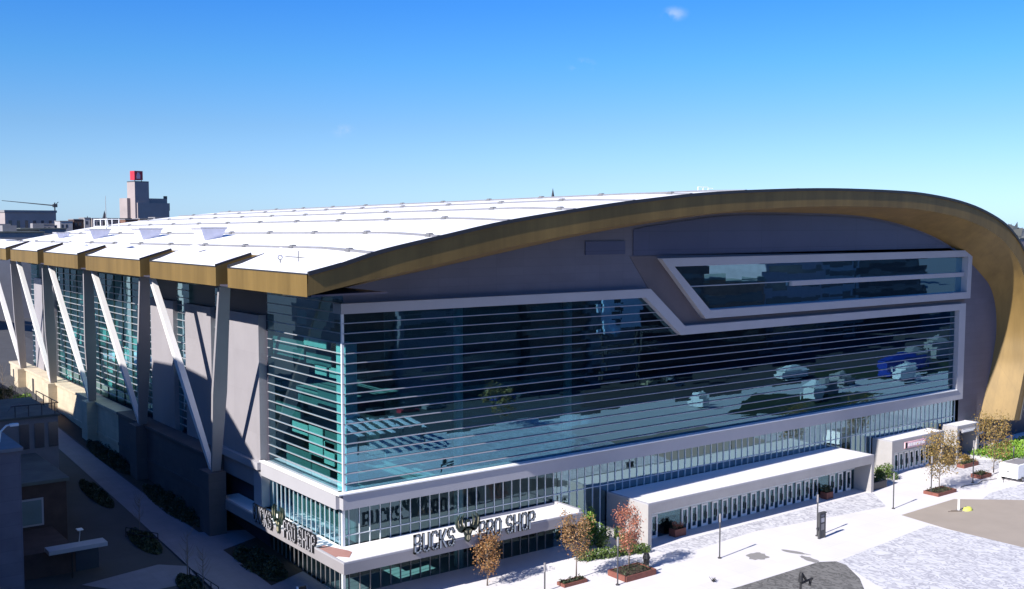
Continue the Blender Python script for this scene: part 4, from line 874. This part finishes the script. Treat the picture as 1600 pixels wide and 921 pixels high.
b = MB(); b.box(94.7, 408.7, 37.2, 106.3, 425, 38.9); b.build('roof', M['pole'], t)
specs = [(67.5, 379, 5, 34.8, 'concrete', 'pale small block'), (73.5, 381, 3.6, 35.6, 'brickd', 'dark brown block'), (77.6, 380, 2.4, 36.2, 'concrete', 'cream gabled block'), (80.4, 379, 4.6, 36.0, 'tower', 'buff block with a pale front'),
         (86, 375, 5, 34.5, 'greyb', 'grey low block'), (60, 384, 6.4, 33.6, 'greyb', 'wide grey block'), (50, 388, 9, 31.5, 'tower', 'buff low block'), (91, 368, 5, 35.6, 'brick', 'red-brown block'), (96.5, 366, 5.5, 35.9, 'brick', 'reddish terrace'), (103, 366, 6, 36.4, 'greyb', 'grey terrace')]
for (x, y, w, h, mm, l) in specs:
    h += 2.4
    t = bld('town_building', l+' in the distant town left of the concrete tower', (x, y, 0), group='distant town buildings on the left skyline')
    b = MB(); b.box(x, y, 0, x+w, y+9, h); b.build('wall', M[mm], t)
    b = MB(); b.box(x-.15, y-.15, h, x+w+.15, y+9, h+.35); b.build('roof', M['greyb'], t)
    for q in range(max(1, int(w/1.8))): b = MB(); b.box(x+.5+1.7*q, y-.04, h-2.6, x+1.3+1.7*q, y, h-1.2); b.build('window', M['wgl'], t)
# low roofs between arena and the far left warehouse
for i, (x, y, w, h, l) in enumerate(((2, 215, 14, 31.5, 'pale flat-roofed block just behind the far corner of the arena roof'), (18, 262, 16, 33.5, 'wide grey flat-roofed block behind the arena roof'), (8, 300, 12, 33.0, 'small white roofed block in front of the long warehouse'), (28, 330, 20, 34.0, 'dark long block in front of the long warehouse'), (-8, 190, 9, 29, 'pale low block at the far left edge'), (44, 340, 16, 34.2, 'mid grey block below the distant town'))):
    t = bld('city_block', l, (x, y, 0)); b = MB(); b.box(x, y, 0, x+w, y+20, h); b.build('wall', M[('concrete', 'greyb', 'white', 'brickd')[i % 4]], t)
    b = MB(); b.box(x-.3, y-.3, h, x+w+.3, y+20, h+.4); b.build('roof', M['roofd' if i % 2 else 'canopy'], t)
    b = MB(); b.box(x+w*.3, y+3, h+.4, x+w*.55, y+7, h+2.2); b.build('roof_plant', M['greyb'], t)
# far tree belts
fb = MB(); rnd = random.Random(21)
def belt(r):
    a = R(r.uniform(24, 84)); d = r.uniform(900, 1500); x, y = CAM.x+d*math.cos(a), CAM.y+d*math.sin(a)
    return Vector((x, y, r.uniform(4, 33+5*math.sin(a*60)+3*math.sin(a*171))))
fb.leaves(belt, 9000, 5.5, rnd); tag(fb.build('far_wood', M['lf_far']), 'far-off belt of trees along the horizon', 'wood', kind='stuff')
for i in range(9):
    a = R(24.5+i*.8); d = 620+40*(i % 3); x, y = CAM.x+d*math.cos(a), CAM.y+d*math.sin(a); w = 12+3*(i % 3); h = [31, 26, 30, 22, 28, 24, 30, 27, 25][i]
    t = bld('town_building', ['white', 'brown', 'pale', 'brick', 'buff', 'grey', 'dark brick', 'cream', 'low grey'][i]+' building in the distant town beyond the gold roof end', (x, y, 0), group='distant town buildings beyond the gold roof end')
    b = MB(); b.box(x-w/2, y-6, 0, x+w/2, y+6, h); b.build('wall', M[['white', 'brick', 'concrete', 'brick', 'tower', 'greyb', 'brickd', 'concrete', 'greyb'][i]], t)
    b = MB(); b.box(x-w/2-.3, y-6.3, h, x+w/2+.3, y+6.3, h+.5); b.build('roof', M['roofd'], t)
# structure right of the gold end: low dark wing
t = bld('service_wing', 'low dark service wing beyond the gold roof end', (125, 4, 0))
b = MB(); b.box(116, 2.5, 0, 150, 30, 3.9); b.build('wall', M['zincs'], t)
b = MB(); b.box(115.8, 2.3, 3.9, 150, 30, 4.3); b.build('roof', M['frame'], t)
b = MB(); b.box(118, 2.42, 1.4, 119.6, 2.5, 3.2); w_ = b.build('window', M['white'], t)
b = MB(); b.box(118.3, 2.38, 1.8, 119.3, 2.42, 2.9); b.build('pane', M['wgl'], w_)

# ================================================================ WHAT THE GLASS MIRRORS: the other side of the plaza
def across(name, label, x0, y0, x1, y1, h, mm, step=4.2, win=True):
    t = bld(name, label, ((x0+x1)/2, (y0+y1)/2, 0)); b = MB(); b.box(x0, y0, 0, x1, y1, h); b.build('wall', M[mm], t)
    b = MB(); b.box(x0-.3, y0-.3, h, x1+.3, y1+.3, h+.6); b.build('roof', M['roofd'], t)
    z = 1.4
    while z+2 < h and win:
        b = MB(); b.box(x0+1, y1, z, x1-1, y1+.05, z+1.9); b.build('ribbon_window', M['wgl'], t); z += step
    return t
rq = random.Random(12)
t = thing('billboard', 'pale blue billboard with dark bars on a frame across the plaza', 'billboard', (112, -79.5, 0))
b = MB(); b.box(103.2, -79.6, 13.2, 115.2, -79.2, 21.3); b.build('board', M['paleblue'], t)
b = MB()
for z in (15, 17, 19): b.box(106.5, -79.2, z, 108.8, -79.14, z+1.1)
b.build('bars', M['pole'], t)
for x in (104, 114.4): b = MB(); b.box(x, -79.6, 0, x+.4, -79.2, 13.2); b.build('post', M['pole'], t)
blk = [(40, -112, 58, -90, 19, 'brick', 'brown brick block nearest the pergola'), (59, -110, 72, -88, 26, 'purple', 'mauve stone block, second from the pergola'), (73, -112, 90, -91, 21, 'brickd', 'dark brown block, third from the pergola'),
       (92, -108, 108, -90.5, 28, 'brick', 'red-brown block with ribbon windows, middle of the row'), (109, -106, 124, -90, 23, 'greyb', 'grey block right of the red-brown block'), (126, -118, 150, -92, 27, 'brickd', 'wide dark brown hall'),
       (152, -118, 176, -96, 21, 'brick', 'low brown hall beside the wide dark hall'), (178, -122, 206, -98, 30, 'purple', 'tall mauve block towards the far end'), (222, -150, 250, -118, 30, 'greyb', 'grey block near the far end'), (252, -156, 290, -120, 40, 'brickd', 'tallest dark block at the far end'),
       (10, -186, 44, -160, 40, 'greyb', 'grey slab behind the pergola'), (46, -196, 80, -168, 50, 'brick', 'tall brown slab in the second row'), (84, -190, 112, -165, 36, 'purple', 'mauve slab in the second row'), (120, -210, 160, -180, 56, 'greyb', 'tall grey slab in the second row'), (164, -214, 205, -184, 44, 'brickd', 'dark slab in the second row'),
       (208, -240, 217, -222, 62, 'greyb', 'slim grey tower in the second row'), (240, -330, 320, -290, 80, 'greyb', 'broad grey slab in the third row'), (325, -330, 420, -290, 95, 'purple', 'broad mauve slab in the third row')]
for (x0, y0, x1, y1, h, mm, l) in blk: across('city_block', l+', across the plaza', x0, y0, x1, y1, h, mm, rq.choice((3.6, 4.2, 5)))
def car(x, y, mm, l):
    t = thing('parked_car', l, 'car', (x, y, 0), 'cars parked across the plaza')
    b = MB(); b.prism([(x-2.2, .3), (x+2.2, .3), (x+2.2, .8), (x+1.3, .95), (x-1.7, .95), (x-2.2, .85)], lambda u, v, k: (u, y+(.85 if k else -.85), v)); b.build('body', M[mm], t)
    b = MB(); b.prism([(x-1.6, .96), (x+1.1, .96), (x+.6, 1.45), (x-1.2, 1.45)], lambda u, v, k: (u, y+(.72 if k else -.72), v)); b.build('cabin', M['wgl'], t)
    for dx in (-1.4, 1.4):
        for dy in (-.86, .86): b = MB(); b.tube([(x+dx, y+dy-.1, .32), (x+dx, y+dy+.1, .32)], .32, 10); b.build('wheel', M['black'], t)
for i, (x, mm, c) in enumerate(((44, 'white', 'white'), (50, 'black', 'black'), (57, 'red', 'red'), (63, 'greyb', 'grey'), (80, 'blue', 'blue'), (86, 'pole', 'charcoal'), (118, 'cream', 'beige'), (124, 'fin', 'silver'))):
    car(x, -83 if x < 100 else -78, mm, c+' car parked before the brick blocks across the plaza')
sheet('road', [(30, -87), (130, -76), (130, -70), (30, -80.5)], M['asph'], .045)
sheet('lawn', [(104, -44), (124, -34), (150, -42), (128, -58)], M['lf_dark'], .05)
sheet('lawn', [(150, -60), (200, -50), (220, -60), (170, -74)], M['lf_dark'], .05)
for i, (x, y, w, h, mm, l) in enumerate(((128, -43, 3.6, 3.2, 'white', 'white box van by the lawn'), (136, -47, 5, 2.6, 'white', 'white long trailer by the lawn'), (167, -48, 6, 3.2, 'white', 'white tall trailer at the fair ground'), (210, -66, 7, 5, 'white', 'white tent beyond the fair ground'), (172, -55, 16, 4, 'blue', 'blue covered stall'), (150, -52, 4, 2.6, 'white', 'small white kiosk'), (104, -51, 2, 2.4, 'white', 'white cabinet on the lawn edge'), (188, -60, 9, 4, 'white', 'white long stall'), (146, -64, 7, 3, 'white', 'white low stall'))):
    t = thing('market_stall', l+' across the plaza', 'stall', (x, y, 0)); mm = 'concrete' if mm == 'white' and i % 2 else mm; b = MB(); b.box(x, y-2.5, .5, x+w, y, h); b.box(x+w*.25, y+.01, 1.0, x+w*.75, y+.05, h-.5); b.build('body', M[mm], t)
    b = MB(); b.add([(x-.3, y-2.8, h+.01), (x+w+.3, y-2.8, h+.01), (x+w+.3, y+.3, h+.01), (x-.3, y+.3, h+.01), (x+w/2, y-1.2, h+1.3)], [(0, 1, 4), (1, 2, 4), (2, 3, 4), (3, 0, 4), (0, 3, 2, 1)]); b.build('roof', M[mm], t)
    for q in (x+.6, x+w-.6): b = MB(); b.tube([(q, y-.1, .3), (q, y+.1, .3)], .3, 10); b.build('wheel', M['black'], t)
t = thing('pergola', 'white slatted pergola across the plaza', 'pergola', (36, -58, 0))
for i in range(7): b = MB(); b.beam((33+1.9*i, -64, 3.4), (31+1.9*i, -54, 3.4), .8, .1, ref=Vector((0, 0, 1))); b.build('slat', M['white'], t)
for x, y in ((31.5, -54.5), (43, -54.5), (34, -63.5), (44.5, -63.5)): b = MB(); b.box(x-.1, y-.1, 0, x+.1, y+.1, 3.3); b.build('post', M['pole'], t)
for i, (x, y) in enumerate(((62, -60),)):
    make_tree('plaza_tree', ['slim tree near the pergola', 'slim tree before the first brick block', 'slim tree near the white cabinet', 'slim tree before the middle block', 'slim tree against the first brick block', 'slim tree between the two brick blocks'][i]+', across the plaza', (x, y, 0), 7, 2.2, 'lf_olive', 2, 100+i, 'trees across the plaza', 500, .3)
